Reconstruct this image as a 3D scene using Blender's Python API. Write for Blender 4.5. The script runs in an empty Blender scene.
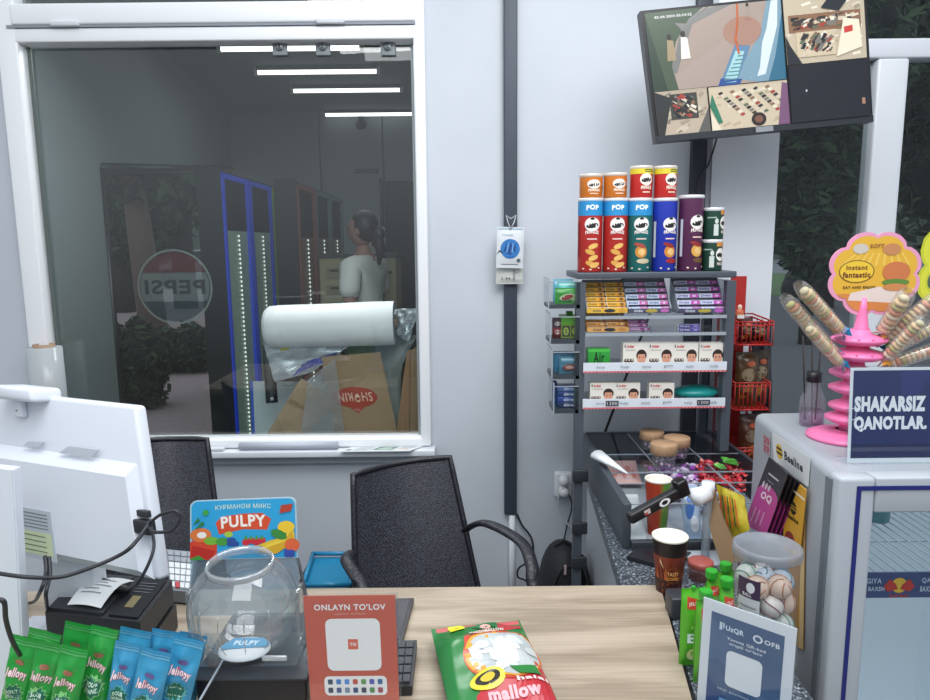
import bpy, bmesh, math, random
from mathutils import Vector, Matrix, noise
random.seed(7)
C = bpy.context.scene.collection
sc = bpy.context.scene
PI = math.pi
# ------------------------------------------------------------------ camera
F = 700.0; PITCH = math.radians(8.6); ROLL = math.radians(0.57); CAM = Vector((0, 0, 1.55))
fw = Vector((0, math.cos(PITCH), -math.sin(PITCH)))
up0 = Vector((0, math.sin(PITCH), math.cos(PITCH))); rt0 = Vector((1, 0, 0))
rt = math.cos(ROLL)*rt0 - math.sin(ROLL)*up0
up = math.sin(ROLL)*rt0 + math.cos(ROLL)*up0
cd = bpy.data.cameras.new('camera'); cam = bpy.data.objects.new('camera', cd); C.objects.link(cam)
cd.sensor_width = 36; cd.lens = F/930*36; cd.clip_start = .02; cd.clip_end = 300
M = Matrix((rt, up, -fw)).transposed().to_4x4(); M.translation = CAM; cam.matrix_world = M
sc.camera = cam
def ray(px, py): return fw*F + rt*(px-465) - up*(py-350)
def P(px, py, Y):
    d = ray(px, py); return CAM + d*(Y/d.y)
def G(px, py, Z):
    d = ray(px, py); return CAM + d*((Z-CAM.z)/d.z)
def mpp(p): return (Vector(p)-CAM).dot(fw)/F      # metres per pixel at a point
def bb(x0, y0, x1, y1, Y):
    cx, cy = (x0+x1)/2, (y0+y1)/2
    return P(x0, cy, Y).x, P(x1, cy, Y).x, P(cx, y1, Y).z, P(cx, y0, Y).z
# ------------------------------------------------------------------ materials
def lin(h):
    h = h.lstrip('#'); out = []
    for i in (0, 2, 4):
        c = int(h[i:i+2], 16)/255
        out.append(c/12.92 if c <= .04045 else ((c+.055)/1.055)**2.4)
    return out+[1]
_m = {}
def mat(col, r=.5, metal=0, em=0, nz=0, sc_=20, bump=0, bs=60):
    key = (col, r, metal, em, nz, sc_, bump, bs)
    if key in _m: return _m[key]
    m = bpy.data.materials.new('surface'); m.use_nodes = True; nt = m.node_tree
    b = nt.nodes['Principled BSDF']; c = lin(col)
    b.inputs['Base Color'].default_value = c; b.inputs['Roughness'].default_value = r; b.inputs['Metallic'].default_value = metal
    if em: b.inputs['Emission Color'].default_value = c; b.inputs['Emission Strength'].default_value = em
    if nz or bump:
        tc = nt.nodes.new('ShaderNodeTexCoord'); n = nt.nodes.new('ShaderNodeTexNoise'); n.inputs['Scale'].default_value = sc_
        n.inputs['Detail'].default_value = 5; nt.links.new(tc.outputs['Object'], n.inputs['Vector'])
        if nz:
            mx = nt.nodes.new('ShaderNodeMix'); mx.data_type = 'RGBA'
            mx.inputs[6].default_value = [x*(1-nz) for x in c[:3]]+[1]; mx.inputs[7].default_value = [min(1, x*(1+nz)) for x in c[:3]]+[1]
            nt.links.new(n.outputs['Fac'], mx.inputs[0]); nt.links.new(mx.outputs[2], b.inputs['Base Color'])
        if bump:
            n2 = nt.nodes.new('ShaderNodeTexNoise'); n2.inputs['Scale'].default_value = bs; nt.links.new(tc.outputs['Object'], n2.inputs['Vector'])
            bp = nt.nodes.new('ShaderNodeBump'); bp.inputs['Strength'].default_value = bump; bp.inputs['Distance'].default_value = .01
            nt.links.new(n2.outputs['Fac'], bp.inputs['Height']); nt.links.new(bp.outputs['Normal'], b.inputs['Normal'])
    _m[key] = m; return m
def clear(tint='#ffffff', refl=.06, rough=.03, key=None, edge=.5, milky=0, mc='#e8ecf0'):
    k = ('clear', tint, refl, rough, edge, milky, mc)
    if k in _m: return _m[k]
    m = bpy.data.materials.new('clear_surface'); m.use_nodes = True; nt = m.node_tree; nt.nodes.clear()
    o = nt.nodes.new('ShaderNodeOutputMaterial'); t = nt.nodes.new('ShaderNodeBsdfTransparent'); g = nt.nodes.new('ShaderNodeBsdfGlossy')
    t.inputs[0].default_value = lin(tint); g.inputs['Roughness'].default_value = rough
    lw = nt.nodes.new('ShaderNodeLayerWeight'); lw.inputs[0].default_value = .25
    mr = nt.nodes.new('ShaderNodeMapRange'); mr.inputs[3].default_value = refl; mr.inputs[4].default_value = edge
    nt.links.new(lw.outputs['Facing'], mr.inputs[0])
    pw = nt.nodes.new('ShaderNodeMath'); pw.operation = 'POWER'; pw.inputs[1].default_value = 2.5
    nt.links.new(lw.outputs['Facing'], pw.inputs[0]); nt.links.new(pw.outputs[0], mr.inputs[0])
    mx = nt.nodes.new('ShaderNodeMixShader'); nt.links.new(mr.outputs[0], mx.inputs[0])
    nt.links.new(t.outputs[0], mx.inputs[1]); nt.links.new(g.outputs[0], mx.inputs[2])
    last = mx
    if milky:
        d = nt.nodes.new('ShaderNodeBsdfDiffuse'); d.inputs[0].default_value = lin(mc)
        m2 = nt.nodes.new('ShaderNodeMixShader'); m2.inputs[0].default_value = milky
        nt.links.new(mx.outputs[0], m2.inputs[1]); nt.links.new(d.outputs[0], m2.inputs[2]); last = m2
    nt.links.new(last.outputs[0], o.inputs[0]); _m[k] = m; return m
def custom(key, build):
    if key in _m: return _m[key]
    m = bpy.data.materials.new(key); m.use_nodes = True; build(m.node_tree, m.node_tree.nodes['Principled BSDF']); _m[key] = m; return m
def ramp(nt, fac, stops):
    r = nt.nodes.new('ShaderNodeValToRGB'); e = r.color_ramp.elements
    e[0].position, e[0].color = stops[0][0], lin(stops[0][1]); e[1].position, e[1].color = stops[-1][0], lin(stops[-1][1])
    for p, c in stops[1:-1]:
        x = e.new(p); x.color = lin(c)
    nt.links.new(fac, r.inputs[0]); return r
def coords(nt, scale=(1, 1, 1), rot=(0, 0, 0)):
    tc = nt.nodes.new('ShaderNodeTexCoord'); mp = nt.nodes.new('ShaderNodeMapping')
    mp.inputs['Scale'].default_value = scale; mp.inputs['Rotation'].default_value = rot
    nt.links.new(tc.outputs['Object'], mp.inputs[0]); return mp
# ------------------------------------------------------------------ mesh builder
_txt = {}
def text_geo(s, bold=.0):
    k = (s, bold)
    if k not in _txt:
        cu = bpy.data.curves.new('t', 'FONT'); cu.body = s; cu.size = 1; cu.resolution_u = 3; cu.offset = bold; cu.space_character = 1.12
        o = bpy.data.objects.new('t', cu); C.objects.link(o); bpy.context.view_layer.update()
        me = bpy.data.meshes.new_from_object(o.evaluated_get(bpy.context.evaluated_depsgraph_get()))
        vs = [(v.co.x, v.co.y) for v in me.vertices]; fs = [tuple(p.vertices) for p in me.polygons]
        bpy.data.objects.remove(o); bpy.data.meshes.remove(me); bpy.data.curves.remove(cu)
        x0 = min(v[0] for v in vs); x1 = max(v[0] for v in vs); y0 = min(v[1] for v in vs); y1 = max(v[1] for v in vs)
        _txt[k] = ([((x-x0), (y-y0)) for x, y in vs], fs, x1-x0, y1-y0)
    return _txt[k]
class MB:
    def __init__(s): s.v = []; s.f = []; s.mi = []; s.ms = []; s.sm = []; s.X = Matrix.Identity(4)
    def at(s, loc=(0, 0, 0), rx=0, ry=0, rz=0, sc=1):
        s.X = Matrix.Translation(loc) @ Matrix.Rotation(rz, 4, 'Z') @ Matrix.Rotation(ry, 4, 'Y') @ Matrix.Rotation(rx, 4, 'X') @ Matrix.Scale(sc, 4); return s
    def add(s, vs, fs, m, smooth=False):
        if m not in s.ms: s.ms.append(m)
        k = s.ms.index(m); n = len(s.v); s.v += [s.X @ Vector(v) for v in vs]
        for f in fs: s.f.append([i+n for i in f]); s.mi.append(k); s.sm.append(smooth)
        return s
    def box(s, x0, y0, z0, x1, y1, z1, m, bev=0):
        if not bev:
            vs = [(x, y, z) for z in (z0, z1) for x, y in ((x0, y0), (x1, y0), (x1, y1), (x0, y1))]
            return s.add(vs, [(3, 2, 1, 0), (4, 5, 6, 7), (0, 1, 5, 4), (1, 2, 6, 5), (2, 3, 7, 6), (3, 0, 4, 7)], m)
        bm = bmesh.new(); bmesh.ops.create_cube(bm, size=1)
        for v in bm.verts: v.co = Vector(((x0+x1)/2+v.co.x*(x1-x0), (y0+y1)/2+v.co.y*(y1-y0), (z0+z1)/2+v.co.z*(z1-z0)))
        bmesh.ops.bevel(bm, geom=bm.edges[:], offset=bev, segments=3, affect='EDGES', profile=.5)
        bm.verts.index_update(); s.add([v.co[:] for v in bm.verts], [[v.index for v in f.verts] for f in bm.faces], m, True); bm.free(); return s
    def lathe(s, prof, m, n=28, smooth=True, cap=False):
        vs = []; fs = []
        for r, z in prof:
            for i in range(n): a = 2*PI*i/n; vs.append((r*math.cos(a), r*math.sin(a), z))
        for j in range(len(prof)-1):
            for i in range(n): k = (i+1) % n; fs.append((j*n+i, j*n+k, (j+1)*n+k, (j+1)*n+i))
        if cap: fs.append(tuple(range(n))[::-1]); fs.append(tuple(range((len(prof)-1)*n, len(prof)*n)))
        return s.add(vs, fs, m, smooth)
    def tube(s, pts, r, m, n=8, caps=True, flat=1):
        pts = [Vector(p) for p in pts]; vs = []; fs = []; prev = None
        rs = r if isinstance(r, (list, tuple)) else [r]*len(pts)
        for i, p in enumerate(pts):
            t = (pts[min(i+1, len(pts)-1)]-pts[max(i-1, 0)])
            if t.length < 1e-9: t = Vector((0, 0, 1))
            t.normalize()
            if prev is None: a = t.cross(Vector((0, 0, 1))); a = a if a.length > .1 else t.cross(Vector((1, 0, 0)))
            else: a = prev - t*prev.dot(t)
            a.normalize(); prev = a; b = t.cross(a)
            for k in range(n): q = 2*PI*k/n; vs.append(p+a*math.cos(q)*rs[i]+b*math.sin(q)*rs[i]*flat)
        for i in range(len(pts)-1):
            for k in range(n): l = (k+1) % n; fs.append((i*n+k, i*n+l, (i+1)*n+l, (i+1)*n+k))
        if caps: fs.append(tuple(range(n))[::-1]); fs.append(tuple(range((len(pts)-1)*n, len(pts)*n)))
        return s.add(vs, fs, m, True)
    def ball(s, c, r, m, n=14, k=9):
        rx, ry, rz = r if isinstance(r, (tuple, list)) else (r, r, r); vs = []; fs = []
        for j in range(k+1):
            a = PI*j/k
            for i in range(n): b = 2*PI*i/n; vs.append((c[0]+rx*math.sin(a)*math.cos(b), c[1]+ry*math.sin(a)*math.sin(b), c[2]+rz*math.cos(a)))
        for j in range(k):
            for i in range(n): l = (i+1) % n; fs.append((j*n+i, (j+1)*n+i, (j+1)*n+l, j*n+l))
        return s.add(vs, fs, m, True)
    def prism(s, pts, z0, z1, m):            # 2-D outline (x, z) extruded along y
        n = len(pts); vs = [(x, z0, z) for x, z in pts]+[(x, z1, z) for x, z in pts]
        return s.add(vs, [tuple(range(n)), tuple(range(n, 2*n))[::-1]]+[(i, i+n, (i+1) % n+n, (i+1) % n) for i in range(n)], m)
    def surf(s, fn, nu, nv, m, smooth=True):
        vs = [fn(i/nu, j/nv) for j in range(nv+1) for i in range(nu+1)]
        return s.add(vs, [(j*(nu+1)+i, j*(nu+1)+i+1, (j+1)*(nu+1)+i+1, (j+1)*(nu+1)+i) for j in range(nv) for i in range(nu)], m, smooth)
    def build(s, name, parent=None, **kw):
        me = bpy.data.meshes.new(name); me.from_pydata([v[:] for v in s.v], [], s.f)
        for m in s.ms: me.materials.append(m)
        me.polygons.foreach_set('material_index', s.mi); me.polygons.foreach_set('use_smooth', s.sm); me.update()
        o = bpy.data.objects.new(name, me); C.objects.link(o)
        if parent: o.parent = parent
        for k, v in kw.items(): o[k] = v
        return o
class Pr:
    """flat printing laid on a surface fn(u,v,w)"""
    def __init__(s, mb, fn, step=.0005, em=0, r=.45, g=0): s.mb = mb; s.fn = fn; s.w = min(step, .00006) if step > .00002 else step; s.k = 3; s.em = em; s.r = r; s.g = g
    def m(s, c): return c if not isinstance(c, str) else mat(c, s.r, em=s.em)
    def _n(s): s.k += 1; return s.k*s.w+(.0006 if s.g else 0)
    def _lay(s, pts, faces, w, m_):   # cut flat outlines into a grid so they follow a curved surface
        gu, gv = s.g if isinstance(s.g, tuple) else (s.g, s.g)
        bm = bmesh.new(); vs = [bm.verts.new((p[0], p[1], 0)) for p in pts]
        for f_ in faces:
            try: bm.faces.new([vs[i] for i in f_])
            except ValueError: pass
        for ax, gg in ((0, gu), (1, gv)):
            if not gg: continue
            lo = min(p[ax] for p in pts); hi = max(p[ax] for p in pts); x = (math.floor(lo/gg)+1)*gg
            while x < hi:
                co = [0, 0, 0]; co[ax] = x; no = [0, 0, 0]; no[ax] = 1
                bmesh.ops.bisect_plane(bm, geom=bm.verts[:]+bm.edges[:]+bm.faces[:], plane_co=co, plane_no=no); x += gg
        bm.verts.index_update(); s.mb.add([s.fn(v.co.x, v.co.y, w) for v in bm.verts], [[v.index for v in f_.verts] for f_ in bm.faces], m_); bm.free(); return s
    def rect(s, u0, v0, u1, v1, c, n=1, nv=1):
        w = s._n()
        if s.g: return s._lay([(u0, v0), (u1, v0), (u1, v1), (u0, v1)], [(0, 1, 2, 3)], w, s.m(c))
        s.mb.surf(lambda a, b: s.fn(u0+(u1-u0)*a, v0+(v1-v0)*b, w), n, nv, s.m(c), False); return s
    def poly(s, pts, c):
        w = s._n()
        if s.g: return s._lay(pts, [tuple(range(len(pts)))], w, s.m(c))
        s.mb.add([s.fn(u, v, w) for u, v in pts], [tuple(range(len(pts)))], s.m(c)); return s
    def ell(s, cu, cv, ru, rv, c, n=20, a0=0, a1=2*PI, rot=0):
        cr, sr = math.cos(rot), math.sin(rot)
        if s.g: return s.poly([(cu+ru*math.cos(a0+(a1-a0)*i/n)*cr-rv*math.sin(a0+(a1-a0)*i/n)*sr, cv+ru*math.cos(a0+(a1-a0)*i/n)*sr+rv*math.sin(a0+(a1-a0)*i/n)*cr) for i in range(n)], c)
        w = s._n(); vs = [s.fn(cu, cv, w)]
        for i in range(n+1):
            a = a0+(a1-a0)*i/n; x, y = ru*math.cos(a), rv*math.sin(a); vs.append(s.fn(cu+x*cr-y*sr, cv+x*sr+y*cr, w))
        s.mb.add(vs, [(0, i, i+1) for i in range(1, n+1)], s.m(c)); return s
    def ring(s, cu, cv, ru, rv, t, c, n=24):
        w = s._n(); vs = []
        for i in range(n):
            a = 2*PI*i/n
            for q in (1, 1-t): vs.append(s.fn(cu+ru*q*math.cos(a), cv+rv*q*math.sin(a), w))
        s.mb.add(vs, [(2*i, 2*((i+1) % n), 2*((i+1) % n)+1, 2*i+1) for i in range(n)], s.m(c)); return s
    def text(s, t, u, v, w, h, c, bold=.0, al='C', rot=0, mirror=False, arc=0):
        g, fs, W, H = text_geo(t, bold); k = s._n(); cr, sr = math.cos(rot), math.sin(rot)
        def f(p):
            x = p[0]/W*w; y = p[1]/H*h
            if al == 'C': x -= w/2; y -= h/2
            if mirror: x = -x
            y += arc*(1-(2*x/w)**2)*h
            return s.fn(u+x*cr-y*sr, v+x*sr+y*cr, k)
        if s.g:
            fn0 = s.fn; s.fn = lambda a_, b_, w_=0: Vector((a_, b_, 0)); q = [f(p) for p in g]; s.fn = fn0
            return s._lay([(p.x, p.y) for p in q], fs, k, s.m(c))
        s.mb.add([f(p) for p in g], fs, s.m(c)); return s
def flat(O, U, V):
    """surface over origin O with full-length vectors U, V; u,v in 0..1, w along normal"""
    O, U, V = Vector(O), Vector(U), Vector(V); N = U.cross(V).normalized()
    return lambda u, v, w=0: O+U*u+V*v+N*w
def bil(BL, BR, TR, TL):
    BL, BR, TR, TL = map(Vector, (BL, BR, TR, TL)); N = (BR-BL).cross(TL-BL).normalized()
    return lambda u, v, w=0: (BL*(1-u)+BR*u)*(1-v)+(TL*(1-u)+TR*u)*v+N*w
def slab(mb, fn, t, m, back=None):
    """board whose front is fn and which is t thick behind it"""
    vs = [fn(*q) for q in ((0, 0, 0), (1, 0, 0), (1, 1, 0), (0, 1, 0), (0, 0, -t), (1, 0, -t), (1, 1, -t), (0, 1, -t))]
    return mb.add(vs, [(0, 1, 2, 3), (7, 6, 5, 4), (0, 4, 5, 1), (1, 5, 6, 2), (2, 6, 7, 3), (3, 7, 4, 0)], m)
def thing(name, label, cat, loc=(0, 0, 0), rz=0, group=None, rx=0, ry=0):
    o = bpy.data.objects.new(name, None); C.objects.link(o); o.location = loc; o.rotation_euler = (rx, ry, rz); o.empty_display_size = .02
    o['label'] = label; o['category'] = cat
    if group: o['group'] = group
    return o
def tag(o, label, cat, group=None):
    o['label'] = label; o['category'] = cat
    if group: o['group'] = group
    return o
def struct(mb, name): o = mb.build(name); o['kind'] = 'structure'; return o
def dup(root, loc, rot=None, label=None, group=None):
    r = root.copy(); C.objects.link(r); r.location = loc
    if rot is not None: r.rotation_euler = rot
    if label: r['label'] = label
    if group: r['group'] = group
    for ch in list(root.children):
        c = ch.copy(); C.objects.link(c); c.parent = r
        for g in ch.children:
            d = g.copy(); C.objects.link(d); d.parent = c
    return r
def bez(pts, n=8):
    """smooth line through pts"""
    pts = [Vector(p) for p in pts]; q = [pts[0]]+pts+[pts[-1]]; out = []
    for i in range(1, len(q)-2):
        for k in range(n):
            t = k/n; a, b, c, d = q[i-1:i+3]
            out.append(.5*((2*b)+(c-a)*t+(2*a-5*b+4*c-d)*t*t+(3*b-a-3*c+d)*t**3))
    out.append(pts[-1]); return out
def pillow_fn(W, H, T, seal=.08, wr=.0, seed=0, side=1):
    def bulge(u, v):
        a = max(0, 1-abs(2*u-1)**3.0)**.6; e = min(v, 1-v)/seal; b = 0 if e < 1 else min(1, ((e-1)*seal/.22))**.55
        n = noise.noise(Vector((u*3+seed, v*6, seed*1.7)))*wr*min(1, b+.25) if wr else 0
        return T/2*a*b+n*(a+.15)
    def fn(u, v, w=0):
        pinch = 1-.06*min(1, bulge(u, v)/(T/2+1e-6))*0
        return Vector(((u-.5)*W*pinch, -side*(bulge(u, v)+w+.0006), v*H))
    return fn
def pillow(mb, W, H, T, m, seal=.08, wr=0, seed=0, m2=None):
    f = pillow_fn(W, H, T, seal, wr, seed); b = pillow_fn(W, H, T, seal, wr, seed+3, -1)
    mb.surf(lambda u, v: f(u, v), 14, 22, m); mb.surf(lambda u, v: b(1-u, v), 14, 22, m2 or m); return f
# ================================================================== SETTING
D = 2.7
WALL = custom('painted_plaster', lambda nt, b: (
    nt.links.new(ramp(nt, (lambda n: (n.inputs['Scale'].__setattr__('default_value', 1.6), n.inputs['Detail'].__setattr__('default_value', 8), nt.links.new(coords(nt).outputs[0], n.inputs['Vector']), n.outputs['Fac'])[3])(nt.nodes.new('ShaderNodeTexNoise')), [(.3, '#bcc3cb'), (.7, '#c9cfd6')]).outputs[0], b.inputs['Base Color']),
    b.inputs['Roughness'].__setattr__('default_value', .7)))
WHITE = mat('#f1f3f6', .35); WHITE2 = mat('#dfe3e8', .5)
WX0, WX1, WZ0 = -1.605, -.177, .80
OX0 = 1.177                                   # right opening starts
m = MB(); m.box(-3.2, D, 0, -1.68, D+.14, 3.1, WALL); struct(m, 'wall_left')
m = MB(); m.box(-1.68, D, 0, -.135, D+.14, .76, WALL); struct(m, 'wall_below_window')
m = MB(); m.box(-.135, D, 0, OX0, D+.14, 3.1, WALL); struct(m, 'wall_back')
m = MB(); m.box(.93, D-.012, 0, OX0, D, 3.1, mat('#e2e6ec', .6, nz=.02, sc_=3)); struct(m, 'trim_1')   # flat pilaster beside the opening
# left window, white plastic frame
m = MB()
Y0, Y1 = D-.035, D+.05
m.box(-1.68, Y0, .765, WX0, Y1, 3.1, WHITE, .008); m.box(WX1, Y0, .765, -.135, Y1, 3.1, WHITE, .008)
m.box(WX0-.01, Y0, .765, WX1+.01, Y1, WZ0, WHITE, .006)
m.box(WX0-.01, Y0, 2.285, WX1+.01, Y1, 2.334, WHITE, .006); m.box(WX0-.01, Y0-.012, 2.342, WX1+.01, Y1, 2.415, WHITE, .008)
m.box(WX0-.03, Y0-.006, 2.334, WX1+.01, Y0+.02, 2.343, mat('#8d949c'))
for x in (-1.42, -.47): m.box(x-.05, Y0-.02, 2.335, x+.05, Y0, 2.352, mat('#d5d8dd'), .004)
m.box(WX0+.004, D+.012, WZ0+.002, WX0+.018, D+.02, 2.28, mat('#59625f')); m.box(WX1-.012, D+.012, WZ0, WX1, D+.02, 2.28, mat('#8f989a'))
win = struct(m, 'window_1')
m = MB(); m.box(WX0, D+.022, WZ0, WX1, D+.028, 2.29, clear('#f5f8f7', .06, .0, edge=.35)); m.build('glass_pane', win, kind='structure')
m = MB(); m.box(WX0, D+.022, 2.41, WX1, D+.028, 3.05, clear('#d8dcdc', .12, .0, edge=.3)); m.build('upper_glass_pane', win, kind='structure')
m = MB(); m.box(-1.7, D-.075, .735, -.12, D+.0, .762, mat('#d8dce2', .4), .006); m.box(-1.69, D-.03, .70, -.13, D-.001, .735, mat('#aeb5bd')); struct(m, 'trim_2')  # window board
# glass clamps on the pane
cl = None
for px in (280, 323, 388):
    p = P(px, 47, D+.015)
    if cl is None:
        m = MB(); m.box(-.027, -.006, -.03, .027, .006, .03, mat('#8e979a', .3), .003); m.tube([(0, -.012, 0), (0, -.004, 0)], .016, mat('#c9d0d2', .2, 1), 12)
        m.box(-.004, -.014, -.012, .004, -.01, .012, mat('#565d60'))
        cl = m.build('glass_clamp'); cl.location = p; tag(cl, 'small square grey clamp on the top edge of the window, leftmost of the three', 'clamp', 'clamps along the top of the window pane')
    else:
        c2 = dup(cl, p, label='small square grey clamp on the top edge of the window, %s of the three' % ('middle' if px == 323 else 'rightmost'))
# floors
FLOOR = mat('#6d6a68', .5, nz=.1, sc_=5)
m = MB(); m.box(-3.2, -.4, -.1, 3, D+.14, 0, FLOOR); struct(m, 'floor')
# ---- room behind the window
def brick_floor(nt, b):
    mp = coords(nt, (4, 4, 4)); br = nt.nodes.new('ShaderNodeTexBrick'); nt.links.new(mp.outputs[0], br.inputs['Vector'])
    br.inputs['Color1'].default_value = lin('#b3a0a0'); br.inputs['Color2'].default_value = lin('#a08f92'); br.inputs['Mortar'].default_value = lin('#7d7073')
    br.inputs['Mortar Size'].default_value = .015; nt.links.new(br.outputs[0], b.inputs['Base Color']); b.inputs['Roughness'].default_value = .8
BR = custom('brick_paving', brick_floor)
m = MB(); m.box(-14, D+.14, -.12, OX0-.2, 8.1, 0, BR); m.box(-14, 8.1, -.12, -2.6, 26, 0, BR); struct(m, 'ground_1')
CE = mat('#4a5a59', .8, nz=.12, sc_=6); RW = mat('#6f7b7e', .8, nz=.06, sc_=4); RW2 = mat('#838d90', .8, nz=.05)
a, b_ = G(160, 45, 3.0), G(290, 175, 3.0)
sl = (b_.x-a.x)/(b_.y-a.y)
def lx(y): return a.x+sl*(y-a.y)
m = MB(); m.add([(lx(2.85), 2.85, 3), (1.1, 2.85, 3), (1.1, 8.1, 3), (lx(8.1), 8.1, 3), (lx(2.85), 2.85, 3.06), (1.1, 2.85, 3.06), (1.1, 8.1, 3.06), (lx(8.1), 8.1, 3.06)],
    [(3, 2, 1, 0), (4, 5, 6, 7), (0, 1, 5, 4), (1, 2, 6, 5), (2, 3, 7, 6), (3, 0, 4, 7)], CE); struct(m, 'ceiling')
def yhit(px, py=300):   # where the ray of an image column meets the oblique left wall
    d = ray(px, py); k = d.x/d.y; return (a.x-sl*a.y)/(k-sl)
ya, yb = yhit(112), yhit(250)
m = MB()
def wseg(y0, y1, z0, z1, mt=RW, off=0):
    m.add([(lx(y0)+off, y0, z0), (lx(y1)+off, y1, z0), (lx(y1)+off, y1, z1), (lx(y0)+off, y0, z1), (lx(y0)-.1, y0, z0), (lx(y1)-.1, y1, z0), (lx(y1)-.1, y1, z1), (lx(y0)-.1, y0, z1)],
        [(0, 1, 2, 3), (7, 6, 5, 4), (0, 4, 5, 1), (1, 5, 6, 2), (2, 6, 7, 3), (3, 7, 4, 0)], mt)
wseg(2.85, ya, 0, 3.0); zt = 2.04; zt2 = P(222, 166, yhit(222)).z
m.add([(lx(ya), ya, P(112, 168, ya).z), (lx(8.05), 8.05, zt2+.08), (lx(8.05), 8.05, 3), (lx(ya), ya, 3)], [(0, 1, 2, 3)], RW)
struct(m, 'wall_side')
m = MB(); fr = mat('#1b2226', .4)
z1 = P(112, 168, ya).z
m.tube([(lx(ya), ya, 0), (lx(ya), ya, z1)], .02, fr, 4); m.tube([(lx(ya), ya, z1), (lx(8.05), 8.05, zt2+.08)], .03, fr, 4)
w2 = struct(m, 'window_added')  # added side glazing, shows the street that the front pane reflects
m = MB(); m.add([(lx(ya), ya, 0), (lx(8.05), 8.05, 0), (lx(8.05), 8.05, zt2+.08), (lx(ya), ya, z1)], [(0, 1, 2, 3)], clear('#f0f4f6', .03, .05, edge=.1)); m.build('glass_pane', w2, kind='structure')
m = MB(); Yb = 8.0
dx0, dx1, dz = P(385, 300, Yb).x, P(420, 300, Yb).x, P(400, 181, Yb).z
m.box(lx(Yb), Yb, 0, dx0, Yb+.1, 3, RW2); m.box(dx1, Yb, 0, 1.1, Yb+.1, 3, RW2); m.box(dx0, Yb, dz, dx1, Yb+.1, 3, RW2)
for px in (320, 383): x = P(px, 150, Yb).x; m.box(x-.01, Yb-.005, 1.5, x+.01, Yb, 3, mat('#434c50'))
m.box(P(355, 170, Yb).x, Yb-.03, P(355, 173, Yb).z, P(378, 170, Yb).x, Yb, P(355, 169, Yb).z, mat('#434c50')); struct(m, 'wall_far')
m = MB(); m.box(dx0, Yb+.03, 0, dx1, Yb+.06, dz, mat('#20262c', .4)); m.box(dx0-.03, Yb-.01, 0, dx0, Yb+.03, dz+.03, mat('#4a5257')); struct(m, 'door_1')
m = MB(); m.box(1.05, D+.14, 0, 1.1, 8.1, 3.06, RW); struct(m, 'wall_partition')
# tube lights on that ceiling
tl = None
for i, (x0, x1, y) in enumerate([(220, 360, 48), (257, 377, 71.5), (293, 400, 90), (325, 412, 114)]):
    A, B = G(x0, y, 2.95), G(x1, y+.8, 2.95); L = (B-A).length
    t = thing('tube_light', '%s white tube light on the ceiling of the room behind the window' % ['nearest and longest', 'second nearest', 'third', 'farthest and shortest'][i], 'ceiling light', (A+B)/2, 0, 'tube lights beyond the window')
    m = MB(); m.tube([(-L/2, 0, 0), (L/2, 0, 0)], .018, mat('#ffffff', em=2.2), 10); m.build('tube', t)
    m = MB(); m.box(-L/2-.01, -.02, .015, L/2+.01, .02, .05, mat('#3a4444')); m.build('housing', t)
    m = MB(); m.box(-L/2-.03, -.02, -.02, -L/2, .02, .03, mat('#c9d0cc')); m.build('end_cap', t)
    m = MB(); m.box(L/2, -.02, -.02, L/2+.03, .02, .03, mat('#c9d0cc')); m.build('end_cap', t)
p = P(361, 121, 7.9); m = MB(); m.at(p); m.lathe([(.0, -.09), (.05, -.08), (.06, -.03), (.05, 0)], mat('#2b3133'), 14); m.at(); m.box(p.x-.03, p.y-.02, p.z, p.x+.03, Yb, p.z+.12, mat('#3c4446'))
tag(m.build('security_camera'), 'small dark dome camera under the farthest tube light behind the window', 'camera')
# drinks coolers along the left, seen through the window
def led(mb, x, y, z0, z1, st=.035, r=.006):
    z = z0
    while z < z1: mb.box(x-.006, y-r, z, x+.003, y+r, z+st*.5, mat('#e8f4ee', em=.8)); z += st
def cooler(X, ya_, yb_, top, n, fc, inner, lab, leds=True, hdr=True):
    t = thing('drinks_cooler', lab, 'cooler', (X, ya_, 0), 0, 'coolers in the room behind the window'); W = (yb_-ya_)/n
    m = MB(); m.box(-.16, 0, 0, -.06, yb_-ya_, top, mat('#1a2226')); m.box(-.06, 0, 0, -.01, .02, top, mat('#18202a')); m.build('cabinet', t)
    for i in range(n):
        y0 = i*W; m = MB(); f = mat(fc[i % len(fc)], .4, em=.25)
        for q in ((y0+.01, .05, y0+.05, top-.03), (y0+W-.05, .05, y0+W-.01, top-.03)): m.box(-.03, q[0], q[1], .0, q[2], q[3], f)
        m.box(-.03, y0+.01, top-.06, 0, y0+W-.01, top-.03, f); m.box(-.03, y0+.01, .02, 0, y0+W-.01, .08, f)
        d = m.build('door', t)
        m = MB(); m.box(-.04, y0+.05, .08, -.02, y0+W-.05, top-.38 if hdr else top-.06, inner)
        if hdr: m.box(-.04, y0+.05, top-.38, -.02, y0+W-.05, top-.06, mat('#141d20'))
        m.build('glass', d)
        m = MB(); led(m, -.012, y0+W*.55, .2, top-.4, .03, .002); m.build('light_strip', d, kind='stuff')
    return t
gi = mat('#86a294', .3, em=.1, nz=.3, sc_=14)
cooler(-1.48, 4.4, 6.1, 2.03, 3, ['#2340b8', '#1f3aa0', '#55701f'], gi, 'row of tall blue framed glass door coolers with lit strips behind the window')
cooler(-1.1, 4.75, 6.5, 1.99, 3, ['#57302c', '#3a4a4c', '#38474c'], mat('#5b4a45', .4, em=.04, nz=.4, sc_=9), 'brown red cooler bank with dotted light strips behind the person', hdr=True)
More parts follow.
